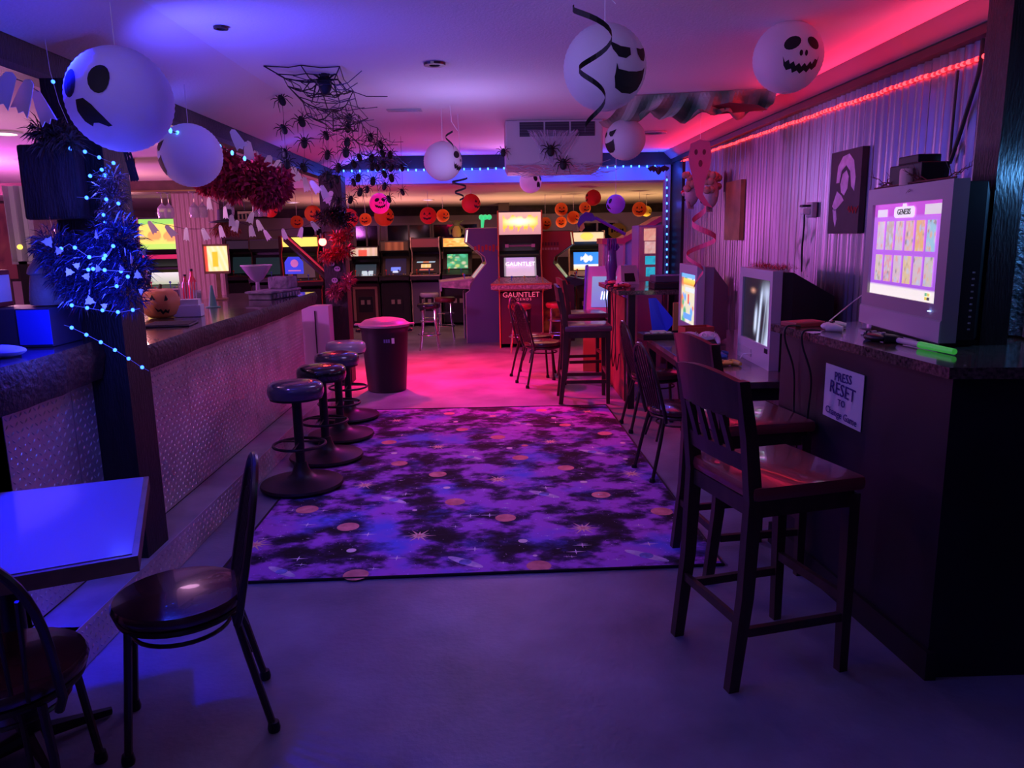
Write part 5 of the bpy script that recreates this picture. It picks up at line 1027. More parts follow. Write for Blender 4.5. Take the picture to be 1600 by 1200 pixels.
# ---- bats and cut-outs
def bat(label, px, py, Y, size, m, rz=0):
    t = thing('paper_bat', label, 'bat', at(px, py, Y=Y), rz, 'bats'); s = size
    MB().prism([(a*s, b*s) for a, b in [(0, .25), (.08, .38), (.14, .25), (.5, .42), (1, .2), (.85, .0), (.72, -.12), (.6, 0), (.42, -.2), (.3, -.06), (.14, -.32), (0, -.42), (-.14, -.32), (-.3, -.06), (-.42, -.2), (-.6, 0), (-.72, -.12), (-.85, 0), (-1, .2), (-.5, .42), (-.14, .25), (-.08, .38)]], (0, 0, 0), (1, 0, 0), (0, 0, 1), .004).build('wings', m, t)
    MB().tube([(0, 0, .05), (0, 0, 2.54-t.location.z)], .0015, 4).build('string', M_wire, t)
    MB().ball((0, -.01, -.02*s), .16*s, 8, (1, .7, 1.6)).build('body', m, t, True)
bat('dark blue-lit bat hanging in the corner of the bulkhead', 1029, 266, 9.2, .13, mat('bat_black', (.02, .02, .03), .6))
# ================================================================ LIGHT STRINGS
ledm = MB().ball((0, 0, 0), .0075, 6).mesh('led_bulb', M_led, True); ledb = MB().ball((0, 0, 0), .010, 6, (1, 1, 1.5)).mesh('led_bulb', mat('pale_blue_led', (.2, .4, 1), .4, emit=5, ecol=(.05, .22, 1)), True)
def led_string(label, pts, n, me, wm=M_ledwire, wr_=.0012, glow=None, ge=1.5, gcol=BLUE):
    P_ = [Vector(p) for p in pts]; o_ = P_[0].copy(); t = thing('light_string', label, 'string lights', o_, 0, 'blue light strings')
    MB().tube([p-o_ for p in P_], wr_, 4).build('wire', wm, t); L = [0]
    for a, b in zip(P_, P_[1:]): L.append(L[-1]+(b-a).length)
    for k in range(n):
        d = L[-1]*(k+.5)/n; i = max(j for j in range(len(L)-1) if L[j] <= d); f = (d-L[i])/max(1e-6, L[i+1]-L[i]); link('led_bulb', me, t, P_[i]+(P_[i+1]-P_[i])*f-o_)
    for g in (glow or []): lamp('string_glow', 'POINT', g, gcol, ge, .03)
    return t
def px_(l, Y): return [at(x, y, Y=Y) for x, y in l]
BX = 9.46
bl = [at(640+i*50, 277-i*1.6, Y=BX) for i in range(9)]
led_string('row of small blue lights along the bulkhead over the opening', [(-1.8, BX, 2.395)]+[(x, BX, 2.392+.004*math.sin(x*9)) for x in [-1.6+.1*i for i in range(37)]], 40, ledb, M_wire, .003, [(x, 9.25, 2.33) for x in (-1.5, -.9, -.3, .3, .9, 1.5, 2.0)], 5.0, (.02, .09, 1))
led_string('vertical row of pale blue lights down the opening corner', [at(1042, y, Y=9.42) for y in range(275, 432, 12)], 13, ledb, M_wire, .004, [at(1040, 320, Y=9.3)], .6)
led_string('blue lights along the beam between the two left lanterns', px_([(255, 198), (270, 206)], 4.3)+px_([(338, 226), (352, 234), (372, 243), (392, 252)], 5.0), 12, ledb, M_wire, .003, [(-1.75, 4.6, 2.2), (-1.7, 7.0, 2.2)], 1.6)
led_string('blue lights hanging from the beam hook to the left post', px_([(70, 60), (78, 110), (92, 160), (106, 192)], 3.25), 1, ledm, M_string)
led_string('blue light string looping around the top of the left post', px_([(98, 230), (130, 236), (160, 248), (178, 255), (165, 262), (140, 275), (158, 273), (175, 276)], 3.28), 7, ledm, M_ledwire, .0012, [at(165, 265, Y=3.12)], 1.2)
led_string('blue light string around the post above the tinsel', px_([(120, 308), (152, 310), (190, 314), (150, 345), (173, 349), (191, 355), (209, 362)], 3.25), 6, ledm, M_ledwire, .0012, [at(150, 335, Y=3.1)], 1.0)
led_string('blue light string woven through the tinsel bundle', px_([(85, 395), (108, 381), (140, 402), (169, 399), (178, 383), (150, 420), (129, 421), (165, 422), (205, 425), (190, 446), (170, 449)], 3.08), 12, ledm, M_ledwire, .0012, [at(150, 400, Y=2.95), at(100, 430, Y=2.95)], 3.5)
led_string('blue light string sagging across the post under the tinsel', px_([(100, 475), (118, 478), (153, 484), (188, 488), (204, 485), (219, 482)], 3.12), 5, ledm, M_ledwire, .0012, [at(150, 490, Y=2.98)], 1.8)
led_string('blue light string slanting down from the bar box to the post foot', px_([(100, 508), (110, 511), (143, 527), (175, 544), (202, 561), (217, 571), (233, 580)], 3.1), 6, ledm, M_ledwire, .0012, [at(150, 540, Y=2.95)], 1.8)
# ---- tinsel bundle on the post
rnd = random.Random(12)
def tinsel(name, label, centres, n, L, m, loc=(0, 0, 0), cat='tinsel', w=.0022):
    mb = MB()
    for k in range(n):
        c, r = rnd.choice(centres); c = Vector(c); d = Vector((rnd.gauss(0, 1), rnd.gauss(0, 1), rnd.gauss(0, 1))).normalized(); p = c+d*r*rnd.random()**.4; dd = (d+Vector((rnd.uniform(-.6, .6), rnd.uniform(-.6, .6), rnd.uniform(-.9, .3)))).normalized()*L*rnd.uniform(.6, 1.3); q = dd.cross(Vector((rnd.random(), rnd.random(), rnd.random()))).normalized()*w
        mid = p+dd*.5+Vector((0, 0, .15*L)); mb.add([p-q, p+q, mid+q, mid-q, p+dd], [(0, 1, 2, 3), (3, 2, 4)])
    return tag(mb.build(name, m), label, cat, None, 'stuff')
M_tin = mat('blue_tinsel_foil', (.10, .13, .35), .22, .8); M_silt = mat('dark_tinsel_foil', (.05, .045, .06), .25, .7)
Cn = [(at(x, y, Y=3.2), .07) for x, y in [(95, 400), (125, 405), (155, 400), (185, 395), (205, 420), (190, 445), (150, 440), (110, 435), (165, 375), (190, 370), (130, 455), (200, 460), (85, 385)]]
tinsel('blue_tinsel_bundle', 'thick bundle of blue-lit tinsel wound around the left post', Cn, 5200, .055, M_tin)
Ct = [(at(x, y, Y=3.3), .03) for x, y in [(165, 295), (180, 310), (172, 330), (185, 345), (178, 280)]]
tinsel('silver_tinsel_strand', 'silvery tinsel strand hanging down the left post', Ct, 900, .05, mat('silver_foil', (.5, .42, .5), .2, .9))
C3 = [(at(x, y, Y=3.26), .03) for x, y in [(65, 205), (80, 210), (95, 215), (110, 220), (75, 225)]]
tinsel('brown_moss_clump', 'clump of dark brown moss on the left post top', C3, 700, .06, mat('brown_moss', (.10, .07, .05), .8), w=.003)
flake = MB().prism(burst((0, 0), .032, 6, .55), (0, 0, 0), (1, 0, 0), (0, 0, 1), .002).mesh('paper_flake', mat('pale_blue_card', (.45, .5, .75), .7))
fk = thing('flake_garland', 'pale paper flakes scattered over the blue tinsel bundle', 'garland', at(150, 410, Y=3.1))
for k, (x, y) in enumerate([(92, 392), (75, 378), (108, 425), (135, 432), (153, 420), (182, 437), (205, 405), (195, 392), (150, 368), (220, 455), (215, 430), (163, 478), (140, 470), (120, 415), (190, 420), (225, 395)]): o = link('paper_flake', flake, fk, at(x, y, Y=3.07)-Vector(fk.location)); o.rotation_euler = (0, k*1.1, k*.3); q = .45+.35*rnd.random(); o.scale = (q, q, q)
rbw = thing('ribbon_strip', 'dark lattice ribbon dangling under the wailing lantern', 'ribbon', at(196, 222, Y=3.35))
for k in range(3): MB().add([(-.02+.012*k, 0, 0), (-.012+.012*k, 0, 0), (.016+.012*k, 0, -.15), (.006+.012*k, 0, -.16)], [(0, 1, 2, 3)]).build('strip', M_ink, rbw)
for k in range(3): MB().add([(-.02+.01*k, -.001, -.03-.04*k), (.012+.01*k, -.001, -.045-.04*k), (.014+.01*k, -.001, -.055-.04*k), (-.018+.01*k, -.001, -.04-.04*k)], [(0, 1, 2, 3)]).build('cross_strip', M_ink, rbw)
# ---- tinsel on the far post and the red lamp
tinsel('dark_tinsel_band', 'dark glittering tinsel band around the back post', [(at(x, y, Y=8.48), .08) for x, y in [(508, 340), (520, 335), (532, 340), (540, 346)]], 800, .07, M_silt, w=.005)
tinsel('red_tinsel_band', 'red-lit tinsel sash wrapped around the back post', [(at(x, y, Y=8.48), .06) for x, y in [(510, 402), (522, 398), (533, 396), (542, 392), (542, 365), (530, 372)]], 900, .06, mat('red_tinsel_foil', (.35, .02, .04), .35, .3), w=.006)
tinsel('lower_tinsel_band', 'red and lilac tinsel band low on the back post', [(at(x, y, Y=8.48), .05) for x, y in [(520, 455), (530, 452), (540, 445), (546, 438), (524, 460)]], 500, .06, mat('pink_tinsel_foil', (.4, .08, .15), .3, .5), w=.006)
for k, (x, y) in enumerate([(520, 373), (518, 412), (527, 420), (523, 438)]):
    t = thing('skull_sticker', 'small pale skull cut-out on the back post, '+['topmost', 'second', 'third', 'lowest'][k], 'cut-out', at(x, y, Y=8.535), 0, 'skull cut-outs'); MB().prism(oval(0, 0, .035, .028, 12), (0, 0, 0), (1, 0, 0), (0, 0, 1), .004).build('card', mat('pale_lilac_card', (.4, .32, .5), .7), t)
    for e in (-1, 1): MB().prism(oval(.012*e, .004, .007, .008, 8), (0, -.005, 0), (1, 0, 0), (0, 0, 1), .001).build('eye', M_ink, t)
rl_ = thing('red_lamp', 'glowing red bulb lamp on the left side of the back post', 'lamp', at(504, 378, Y=8.4)); MB().ball((0, 0, 0), .042, 12).build('bulb', mat('red_bulb', (1, .1, .08), .4, emit=16, ecol=(1, .06, .05)), rl_, True); MB().lathe([(.022, .035), (.03, .06), (.025, .09), (.001, .09)], 12).build('socket', M_iron, rl_, True); MB().tube([(0, 0, .08), (.0, .1, .1), (0, .16, .1)], .008, 6).build('bracket', M_iron, rl_)
lamp('red_bulb_glow', 'POINT', at(504, 378, Y=8.25), (1, .03, .05), 2.5, .05)
# ================================================================ ON AND OVER THE BAR
ZB = 1.1215
def onb(px, py, z=ZB): p = at(px, py, Z=z); return Vector((p.x, p.y, z))
pm = thing('plastic_pumpkin', 'orange plastic jack-o-lantern standing on the bar beside the post', 'pumpkin', onb(254, 496)+Vector((0, 0, .0)), 0); r = .122
m = MB(); n = 40; prof = [(.03, 0), (.6, .02), (.85, .2), (1, .55), (1, .95), (.85, 1.3), (.55, 1.5), (.2, 1.53), (.001, 1.48)]; vs = []
for a_, z_ in prof: vs += [((a_*r*(1-.05*abs(math.sin(j*PI*8/n))))*math.cos(2*PI*j/n), (a_*r*(1-.05*abs(math.sin(j*PI*8/n))))*math.sin(2*PI*j/n), z_*r) for j in range(n)]
m.add(vs, [(i*n+j, i*n+(j+1) % n, (i+1)*n+(j+1) % n, (i+1)*n+j) for i in range(len(prof)-1) for j in range(n)]); m.build('shell', mat('orange_plastic', (.8, .28, .09), .5), pm, True)
def pmp(poly): 
    q = patch(r*.985, poly, R(26), 0, 1.02); q.v = [(x, y, z+r*.75) for x, y, z in q.v]; return q
pmp([(-.62, .22), (-.3, .24), (-.46, .55)]).build('eye', M_ink, pm); pmp([(.1, .18), (.34, .20), (.2, .5)]).build('eye', M_ink, pm); pmp([(-.4, -.12), (-.2, -.28), (-.08, -.22), (.02, -.38), (.14, -.24), (.24, -.36), (.4, -.1), (.28, -.5), (.12, -.42), (.0, -.56), (-.12, -.36), (-.24, -.4)]).build('mouth', M_ink, pm)
MB().tube([(0, 0, r*1.48), (.01, 0, r*1.75)], [.014, .010], 8).build('stem', mat('green_stem', (.08, .12, .03), .6), pm, True)
nb = thing('napkin_caddy', 'white napkin caddy holding straws beside the orange pumpkin', 'caddy', onb(296, 494), R(10))
MB().bbox(-.085, .085, -.06, .06, 0, .075, .004).build('box', M_paper, nb); MB().box(-.07, .07, -.045, .045, .0755, .11).build('napkins', M_paper, nb)
for k in range(7): MB().tube([(-.05+.016*k, .02, .08), (-.055+.018*k, .03, .22)], .003, 5).build('straw', mat('clear_straw', (.7, .65, .75), .3), nb)
cu_ = thing('plastic_cup_stack', 'stack of clear plastic cups behind the white napkin caddy', 'cups', onb(310, 478), 0); M_clear = mat('clear_plastic', (.8, .8, .85), .08, trans=.85)
for k in range(3): MB().lathe([(.022, 0+.014*k), (.03, .09+.014*k), (.031, .092+.014*k), (.029, .092+.014*k), (.021, .004+.014*k), (.001, .003+.014*k)], 16).build('cup', M_clear, cu_, True)
# red liquid bottles
for k, (px, py, lab, c) in enumerate([(303, 470, 'tall red syrup bottle behind the caddy', (.75, .04, .08)), (292, 468, 'shorter dark red syrup bottle next to the tall one', (.4, .03, .05))]):
    t = thing('syrup_bottle', lab, 'bottle', onb(px, py), 0, 'syrup bottles'); h_ = .26-.05*k
    MB().lathe([(.001, 0), (.03, 0), (.032, .01), (.032, h_*.6), (.012, h_*.78), (.011, h_*.95), (.001, h_*.95)], 16).build('glass', mat('syrup_%d' % k, c, .15), t, True); MB().lathe([(.013, h_*.93), (.013, h_), (.001, h_)], 10).build('cap', M_iron, t)
cnn = thing('green_traffic_cone', 'small green paper cone standing on the bar', 'cone', onb(333, 480)); MB().lathe([(.045, 0), (.045, .006), (.03, .008), (.008, .16), (.001, .162)], 16).build('cone', mat('sea_green', (.1, .3, .25), .6), cnn, True); MB().lathe([(.055, 0), (.055, .005), (.001, .005)], 16).build('foot', mat('sea_green', (.1, .3, .25), .6), cnn)
# lit sign on a wooden stand
sg = thing('lit_sign', 'small backlit yellow sign on a wooden stand on the bar', 'sign', onb(344, 468), R(12)); dS = (Vector(sg.location)-Vector((0, 0, CAMH))).length/FPX
Wd = mat('light_brown_wood', (.30, .13, .07), .5, var=.3)
MB().box(-.016, .016, -.014, .014, 0, .22).build('stand', Wd, sg); MB().box(-.06, .06, -.05, .05, 0, .012).build('foot', Wd, sg)
MB().box(-.10, .10, -.02, .03, .215, .235).box(-.10, .10, -.02, .03, .44, .455).box(-.10, -.09, -.02, .03, .215, .455).box(.09, .10, -.02, .03, .215, .455).build('frame', Wd, sg)
def sgn(u, v):
    if u < .14: return (.75, .08, .04)
    if .3 < u < .6 and .15 < v < .8: return (1, .55, .03)
    return lerp((1, .9, .55), (1, .8, .3), abs(math.sin(u*13+v*5)))
MB().grid((-.09, -.012, .235), (.09, -.012, .235), (-.09, -.012, .44), 20, 20, sgn).build('lit_panel', lit(1.6), sg)
# glass bowl on a stand
gb = thing('glass_bowl', 'wide clear glass bowl on a stem behind the stone crate', 'bowl', onb(404, 462)); MB().lathe([(.001, 0), (.07, 0), (.07, .01), (.02, .03), (.016, .12), (.05, .14), (.12, .24), (.135, .265), (.128, .265), (.11, .24), (.04, .15), (.001, .145)], 24).build('glass', mat('lilac_glass', (.6, .5, .7), .1, trans=.5), gb, True); MB().tube(arc((0, 0, .265), .132, 0, 2*PI, 24)[:-1], .004, 6, closed=True).build('rim', M_white, gb)
cf = thing('stone_crate', 'grey stone-look casket prop lying on the bar end', 'prop', onb(428, 465), R(78)); M_st = mat('grey_stone', (.22, .18, .26), .8, var=.5, vscale=14, bump=.5, bscale=40)
MB().bbox(-.24, .26, -.10, .10, 0, .05, .008).build('base', M_st, cf); MB().bbox(-.26, .28, -.12, .12, .05, .068, .006).build('lid', M_st, cf); MB().bbox(.08, .27, -.09, .09, .068, .17, .012).build('headstone', M_st, cf)
for k in range(9): MB().bbox(-.23+.055*k, -.195+.055*k, -.125, -.115, .008, .045, .004).build('carved_block', M_st, cf)
mr = thing('menu_mat', 'dark rubber drip mat on the bar in front of the pumpkin', 'mat', onb(262, 508)+Vector((.02, .0, 0)), R(8)); MB().bbox(-.13, .13, -.12, .12, 0, .008, .003).build('mat', mat('dark_rubber', (.04, .035, .06), .6), mr)
for k in range(9): MB().box(-.12, .12, -.11+.026*k, -.098+.026*k, .008, .013).build('rib', mat('dark_rubber', (.04, .035, .06), .6), mr)
# raised section: skull bust, boxes, bowl, paddle sign
ZR = 1.1915
bs_ = thing('skeleton_figurine', 'blue-lit hooded skeleton figurine standing left of the tinsel', 'figurine', at(82, 500, Y=3.05)); bs_.location = at(82, 490, Y=3.3); bs_.location.z = ZR+.16
M_fig = mat('blue_grey_resin', (.35, .37, .42), .7, bump=.4, bscale=30)
MB().lathe([(.075, 0), (.078, .02), (.07, .09), (.06, .14), (.001, .15)], 20).build('robe', M_fig, bs_, True); MB().lathe([(.06, .12), (.075, .13), (.07, .15), (.045, .185), (.001, .19)], 20).build('cowl', M_fig, bs_, True); MB().lathe([(.03, .18), (.042, .195), (.046, .24), (.044, .275), (.03, .285), (.001, .287)], 18).build('head', M_fig, bs_, True)
MB().tube([(.05, -.02, .14), (.085, -.05, .10), (.075, -.07, .13)], [.02, .016, .01], 8).build('arm', M_fig, bs_, True); MB().ball((-.045, -.02, .225), .012, 8).build('ear', M_fig, bs_, True)
sb_ = thing('dark_box', 'dark box with partly blue front on the raised bar beside the post', 'box', at(85, 545, Y=3.12), R(0)); sb_.location = (-1.92, 3.16, ZR); 
MB().bbox(-.20, .13, -.03, .2, 0, .155, .004).build('box', mat('navy_card', (.03, .03, .08), .5), sb_); MB().box(-.0, .13, -.034, -.0305, .01, .15).build('blue_front', mat('blue_card', (.02, .05, .85), .5), sb_)  # one part of the front is coloured blue
rb_ = thing('red_tin', 'red book-shaped tin under the glass bowl at the left edge', 'tin', (-2.10, 3.23, ZR+.157), R(-6)); MB().bbox(-.12, .07, -.03, .07, 0, .15, .005).build('tin', mat('dark_red_tin', (.28, .03, .03), .4), rb_); MB().box(.0705, .0715, -.02, .06, .02, .13).build('spine_label', M_paper, rb_)
bw = thing('brandy_bowl', 'clear faceted glass bowl on top of the red tin', 'bowl', (-2.13, 3.25, ZR+.3085)); MB().lathe([(.001, 0), (.05, 0), (.075, .025), (.072, .05), (.055, .11), (.056, .115), (.05, .113), (.066, .05), (.068, .028), (.045, .006), (.001, .005)], 10).build('glass', M_clear, bw)
bo = thing('blue_pouch', 'rounded blue-lit pouch lying on the raised bar at left edge', 'pouch', (-1.84, 2.86, ZR)); MB().ball((0, 0, .022), .09, 12, (1.1, .7, .26)).build('pouch', mat('pale_cloth', (.4, .42, .5), .7), bo, True); MB().tube([(-.08, -.02, .03), (0, -.062, .03), (.08, -.02, .03)], .004, 6).build('zip', M_iron, bo, True)
pd = thing('play_paddle', 'blue rounded standing sign with lettering at the far left of the bar', 'sign', (-1.98, 2.98, ZR), R(-10))
MB().prism([(-.04, 0), (.04, 0), (.045, .05), (.04, .14), (.02, .165), (-.02, .165), (-.04, .14), (-.045, .05)], (0, 0, 0), (1, 0, 0), (0, 0, 1), .012).build('board', mat('navy_board', (.05, .06, .3), .5), pd); M_pl = mat('pale_blue_print', (.5, .55, .9), .6)
text('sign_text', 'PLAY', M_pl, pd, (0, -.013, .105), (1, 0, .0), (0, 0, 1), .042); text('sign_text', '8', M_pl, pd, (.012, -.013, .05), (1, 0, 0), (0, 0, 1), .06); MB().box(-.05, .05, -.03, .02, 0, .006).build('foot', M_iron, pd)
# clear tower and picture at far left
tw = thing('acrylic_tower', 'tall clear acrylic dispenser tower with yellow dot behind the bar', 'dispenser', at(40, 412, Y=5.6)); tw.location.z = .9
hz_ = at(40, 290, Y=5.6).z-.9; zb = at(50, 408, Y=5.6).z-.9
MB().box(-.075, -.07, -.03, .03, zb, hz_).box(.0, .006, -.03, .03, zb, hz_).box(.07, .075, -.03, .03, zb, hz_).box(-.075, .075, -.03, .03, zb-.02, zb).build('tube', mat('acrylic', (.55, .55, .62), .1, trans=.5), tw); MB().box(-.07, .07, .03, .035, zb, hz_).build('back', mat('white_insert', (.5, .5, .6), .5), tw); MB().ball((0, -.04, zb+.10), .018, 8).build('yellow_dot', mat('yellow_lit', (1, .75, .1), .4, emit=1.5), tw)
MB().box(-.03, .03, -.03, .03, -.9, zb).build('post', M_iron, tw)
ps = thing('framed_poster', 'reddish framed poster on the far left edge behind the bar', 'poster', at(8, 385, Y=6.0)); ps.location.z = at(8, 440, Y=6).z
MB().box(-.25, .10, 0, .03, 0, .6).build('frame', M_darkwood, ps); MB().grid((-.23, -.004, .02), (.07, -.004, .02), (-.23, -.004, .58), 12, 16, noise_cols(6, (.28, .08, .08), [(.4, .16, .1), (.12, .03, .05)], .4)).build('print', mat('poster_print', attr=True, rough=.6), ps)
MB().box(-.1, .0, .0, .03, -1.2, 0).build('stand', M_darkwood, ps)
# glass rack over the bar with stemware
rk = thing('glass_rack', 'wooden overhead rack with brass rail behind the bar', 'rack', at(310, 296, Y=6.8)); rk.location.x = -3.0
x0, x1 = at(190, 298, Y=6.8).x+3.0, at(412, 298, Y=6.8).x+3.0; z_ = at(310, 300, Y=6.8).z; rk.location.z = z_; rk.location.y = 6.8
MB().box(x0-1, x1, -.12, .18, 0, .09).build('board', mat('rack_wood', (.18, .08, .06), .5, var=.3), rk); MB().box(x0, x1, -.13, -.12, .0, .012).build('brass_rail', mat('brass', (.6, .4, .15), .3, .9), rk)
for s in (x0+.1, x1-.1): MB().box(s-.02, s+.02, 0, .04, .09, 2.30-z_).build('hanger', M_iron, rk)
gproto = None
for k, (px, lab) in enumerate([(251, 'leftmost pair, near'), (259, 'leftmost pair, far'), (301, 'second pair, near'), (312, 'second pair, far'), (356, 'single one in the middle'), (398, 'right pair, near'), (408, 'right pair, far')]):
    lab = 'upside-down stemmed glass hanging from the rack, '+lab; p = at(px, 300, Y=6.72)
    if gproto is None:
        gproto = thing('wine_glass', lab, 'glass', (p.x, 6.72, z_), 0, 'hanging stemware'); MB().lathe([(.036, -.002), (.034, -.008), (.006, -.014), (.004, -.03), (.004, -.09), (.012, -.10), (.038, -.13), (.042, -.17), (.034, -.215), (.033, -.215), (.040, -.17), (.036, -.132), (.001, -.105)], 16).build('glass', mat('stemware', (.85, .8, .85), .06, trans=.75), gproto, True)
    else: dup(gproto, loc=(p.x, 6.72+.03*(k % 2), z_), label=lab, group='hanging stemware')
# corrugated partition behind the bar
cpn = struct('wall_partition', MB().box(at(272, 350, Y=9.55).x, at(345, 350, Y=9.55).x, 9.55, 9.62, 0, 2.3), M_backing); m = MB(); vs = []; xa_, xb_ = at(272, 350, Y=9.55).x, at(345, 350, Y=9.55).x; n = 80
for i in range(n+1): x = xa_+(xb_-xa_)*i/n; y = 9.53+.008*math.cos(i*PI/4); vs += [(x, y, 0), (x, y, 2.28)]
m.add(vs, [(2*i, 2*i+2, 2*i+3, 2*i+1) for i in range(n)]); m.build('corrugated_sheet', mat('cream_corrugated', (.26, .19, .16), .6, .1), cpn, True)
# ---- ghost garland over the bar
ghp = [(0, .5), (.18, .42), (.26, .15), (.42, -.5), (.2, -.38), (.05, -.5), (-.1, -.38), (-.3, -.48), (-.26, .1), (-.18, .42)]
gm = MB().prism([(a*.10, b*.13) for a, b in ghp], (0, 0, 0), (1, 0, 0), (0, 0, 1), .004).mesh('paper_ghost', M_paper)
def ghosts(label, pts, Y0, Y1, sc, m=gm, group='paper garlands'):
    n = len(pts); P_ = [at(x, y, Y=Y0+(Y1-Y0)*i/max(1, n-1)) for i, (x, y) in enumerate(pts)]; t = thing('ghost_garland', label, 'garland', P_[0], 0, group)
    for i, p in enumerate(P_):
        o = link('paper_ghost', m, t, p-P_[0]); o.scale = (sc, sc, sc); o.rotation_euler = (0, random.uniform(-.6, .6), random.uniform(-.5, .5))
        for e in (-1, 1): pass
    MB().tube([p-P_[0]+Vector((0, .006, .05*sc)) for p in P_], .0018, 4).build('thread', M_wire, t); return t
ghosts('garland of white paper ghosts strung across the bar below the glasses', [(238, 355), (266, 361), (291, 366), (320, 366), (346, 362), (368, 353), (393, 361), (417, 367), (444, 366), (470, 363), (491, 353)], 5.4, 6.8, .75)
ghosts('upper short garland of white paper ghosts near the rack', [(327, 318), (352, 332), (362, 345), (392, 340), (405, 352)], 5.6, 6.0, .7)
ghosts('garland of pale ghosts hanging along the dark beam toward the back post', [(370, 218), (388, 236), (402, 250), (418, 256), (432, 262), (446, 268), (462, 272), (478, 288), (492, 292), (506, 300), (514, 308)], 5.2, 7.6, 1.05)
ghosts('banner of pale ghost cut-outs at the upper left corner', [(6, 138), (38, 150), (66, 168)], 2.9, 3.0, 1.0)
# feather boa
tinsel('feather_boa', 'dark red fluffy feather boa draped under the bar beam', [(at(x, y, Y=5.5), r) for x, y, r in [(330, 268, .09), (345, 285, .10), (365, 270, .11), (365, 295, .08), (385, 280, .12), (405, 285, .12), (420, 300, .10), (435, 285, .09), (432, 305, .07), (350, 255, .08), (395, 265, .08), (412, 312, .06), (322, 290, .05)]], 5200, .045, mat('dark_red_feather', (.50, .03, .08), .9), cat='boa', w=.012)
# witch hat and signs over the bar
wh = thing('witch_hat', 'black witch hat with red hair hanging over the bar', 'hat', at(352, 348, Y=6.3)); MB().lathe([(.12, .0), (.12, .008), (.06, .02), (.055, .10), (.045, .105), (.001, .106)], 20).build('hat', M_ink, wh, True)
tm_ = MB(); 
for k in range(200): a = rnd.uniform(0, 2*PI); p = Vector((.05*math.cos(a), .05*math.sin(a), .0)); tm_.tube([p, p+Vector((rnd.uniform(-.08, .08), rnd.uniform(-.04, .04), -rnd.uniform(.05, .12)))], .003, 3)
o = tm_.build('hair', mat('red_hair', (.25, .04, .03), .8), wh); o['kind'] = 'stuff'; MB().tube([(0, 0, .1), (0, 0, .35)], .002, 4).build('string', M_wire, wh)
for k, (px, py, c, w_, lab) in enumerate([(383, 338, (.6, .45, .2), .12, 'yellow caution style card with black letters over the bar'), (357, 355, (.35, .1, .7), .14, 'purple glowing card with black letters over the bar')]):
    t = thing('hanging_card', lab, 'card', at(px, py, Y=6.5+.2*k)); MB().box(-w_/2, w_/2, 0, .004, -.04, .04).build('card', mat('card_%d' % k, c, .6), t); [MB().box(-.045+.03*j, -.028+.03*j, -.004, -.001, -.022, .02).build('mark', M_ink, t) for j in range(4)]; MB().tube([(0, 0, .04), (0, 0, .3)], .0015, 4).build('string', M_wire, t)
sh = thing('blue_shield_sign', 'blue rounded sign with white emblem beyond the stone crate', 'sign', at(460, 420, Y=8.9)); sh.location.z = at(460, 428, Y=8.9).z; d_ = 8.9/FPX
MB().prism([(a*d_, b*d_) for a, b in [(-14, 0), (14, 0), (14, 18), (8, 26), (-8, 26), (-14, 18)]], (0, 0, 0), (1, 0, 0), (0, 0, 1), .01).build('board', mat('blue_sign', (.03, .08, .75), .5, emit=.5), sh); MB().prism([(a*d_, b*d_) for a, b in oval(1, 16, 6, 6, 16)], (0, -.012, 0), (1, 0, 0), (0, 0, 1), .003).build('emblem', M_paper, sh); MB().box(-9*d_, 10*d_, -.013, -.01, 4*d_, 6*d_).build('line', M_paper, sh); MB().box(-.02, .02, .0, .02, -sh.location.z, 0).build('stand', M_iron, sh)
rlg = thing('cabinet_side_edge', 'dark game cabinet side with red molding slanting down to the back post', 'rail', at(480, 400, Y=8.8)); a, b = at(446, 372, Y=8.9)-Vector(rlg.location), at(512, 432, Y=8.7)-Vector(rlg.location)
MB().tube([a, b], .05, 4).build('beam', M_darkwood, rlg); MB().tube([a+Vector((0, -.03, .04)), b+Vector((0, -.03, .04))], .012, 6).build('red_edge', mat('red_edge_molding', (.7, .12, .08), .3), rlg)  # side edge of a game cabinet with its red molding
# purple arm, scythe, goblin and other toppers
pa = thing('purple_hand_prop', 'purple monster arm prop standing upright by the tall table', 'prop', (at(955, 440, Y=8.3).x, 8.16, 1.101)); d_ = 8.3/FPX; M_pv = mat('purple_resin', (.10, .03, .24), .3, coat=.4)
pa.location.x = 1.24
MB().lathe([(.065, 0), (.07, .015), (.05, .03), (.05, .10), (.065, .16), (.055, .25), (.05, .33), (.055, .37), (.03, .39), (.001, .39)], 16).build('forearm', M_pv, pa, True)
for k in range(4): MB().tube([(-.035+.024*k, -.03, .34), (-.042+.026*k, -.06, .40), (-.04+.024*k, -.045, .45), (-.03+.02*k, -.015, .44)], [.016, .015, .013, .008], 8).build('finger', M_pv, pa, True)
MB().tube([(.045, -.02, .34), (.065, -.05, .37), (.05, -.07, .40)], [.016, .014, .008], 8).build('thumb', M_pv, pa, True)
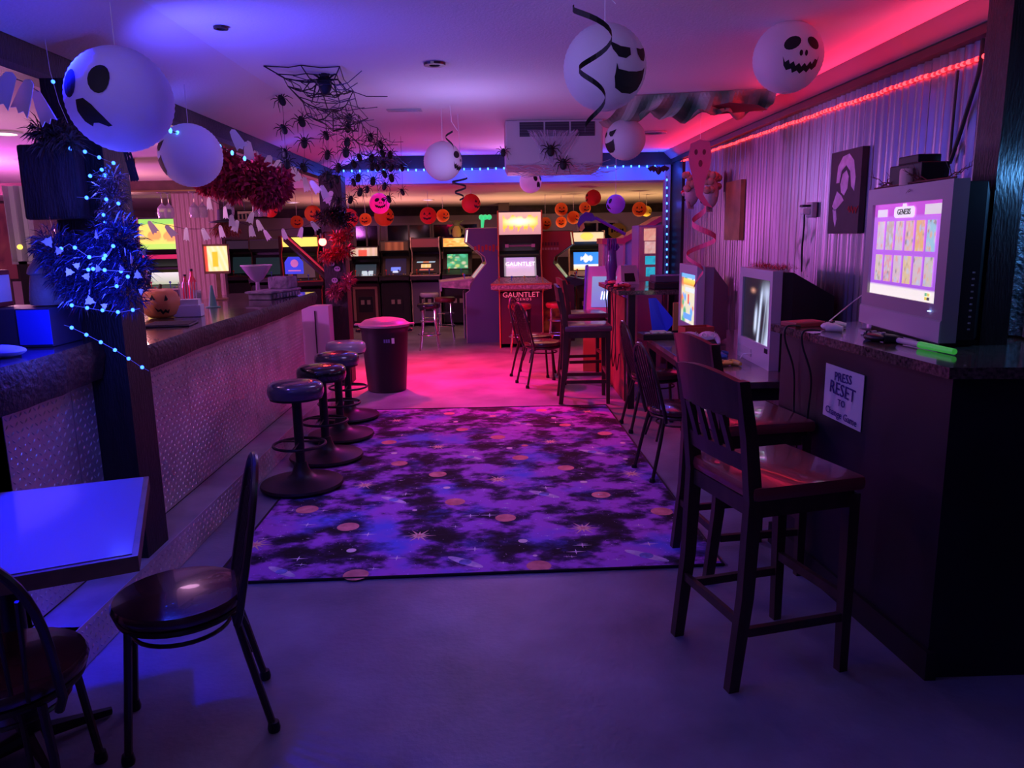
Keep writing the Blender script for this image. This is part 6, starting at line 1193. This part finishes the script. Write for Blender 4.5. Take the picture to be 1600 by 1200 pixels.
sy_ = thing('toy_scythe', 'purple toy scythe with yellow tip leaning on the red sloping top', 'scythe', at(977, 366, Y=10.4)); o_ = Vector(sy_.location); pl_ = [at(x, y, Y=10.4)-o_ for x, y in [(977, 366), (930, 340)]]
MB().tube(pl_, .022, 8).build('handle', mat('purple_plastic', (.2, .04, .35), .4), sy_, True)
bd = [(932, 343), (925, 333), (915, 331), (906, 338), (902, 350), (904, 356), (909, 350), (915, 345), (924, 346)]; B_ = [at(x, y, Y=10.38)-o_ for x, y in bd]
MB().prism([(p.x, p.z) for p in B_], (0, 0, 0), (1, 0, 0), (0, 0, 1), .03).build('blade', M_pv, sy_)
MB().prism([((at(x, y, Y=10.37)-o_).x, (at(x, y, Y=10.37)-o_).z) for x, y in [(907, 350), (912, 347), (914, 356), (909, 362), (905, 360)]], (0, 0, 0), (1, 0, 0), (0, 0, 1), .02).build('yellow_tip', mat('yellow_plastic', (.8, .5, .05), .5), sy_)
gp = thing('goblin_figure', 'green and yellow goblin figure sitting on top of the orange marquee machine', 'figure', (at(714, 368, Y=14.2).x, 14.2, 1.6)); Gm = mat('olive_figure', (.30, .25, .06), .6); Gk = mat('dark_olive', (.06, .07, .03), .7)
MB().lathe([(.07, 0), (.09, .05), (.075, .14), (.045, .2), (.001, .21)], 14).build('belly', Gm, gp, True); MB().ball((0, 0, .24), .065, 10).build('head', Gk, gp, True)
for s in (-1, 1): MB().tube([(.05*s, 0, .19), (.13*s, -.02, .14), (.11*s, -.05, .05)], [.03, .026, .02], 8).build('arm', Gk, gp, True); MB().tube([(.05*s, 0, .26), (.13*s, 0, .30)], [.022, .004], 8).build('ear', Gk, gp, True)
gl = thing('green_light_letters', 'glowing green figure on top of the slate blue machine edge', 'light', (at(758, 330, Y=11.9).x, 11.95, 1.8)); gl.location = (at(758, 330, Y=12.0).x, 12.0, 1.74+.15)
for k in range(3): MB().ball((-.06+.06*k, 0, 0), .04, 8).build('glow_ball', mat('green_glow', (.05, .7, .25), .5, emit=.9), gl, True)
MB().tube([(-.04, 0, -.02), (-.05, 0, -.16)], [.03, .02], 8).build('stem', mat('green_glow', (.05, .7, .25), .5, emit=.9), gl, True)
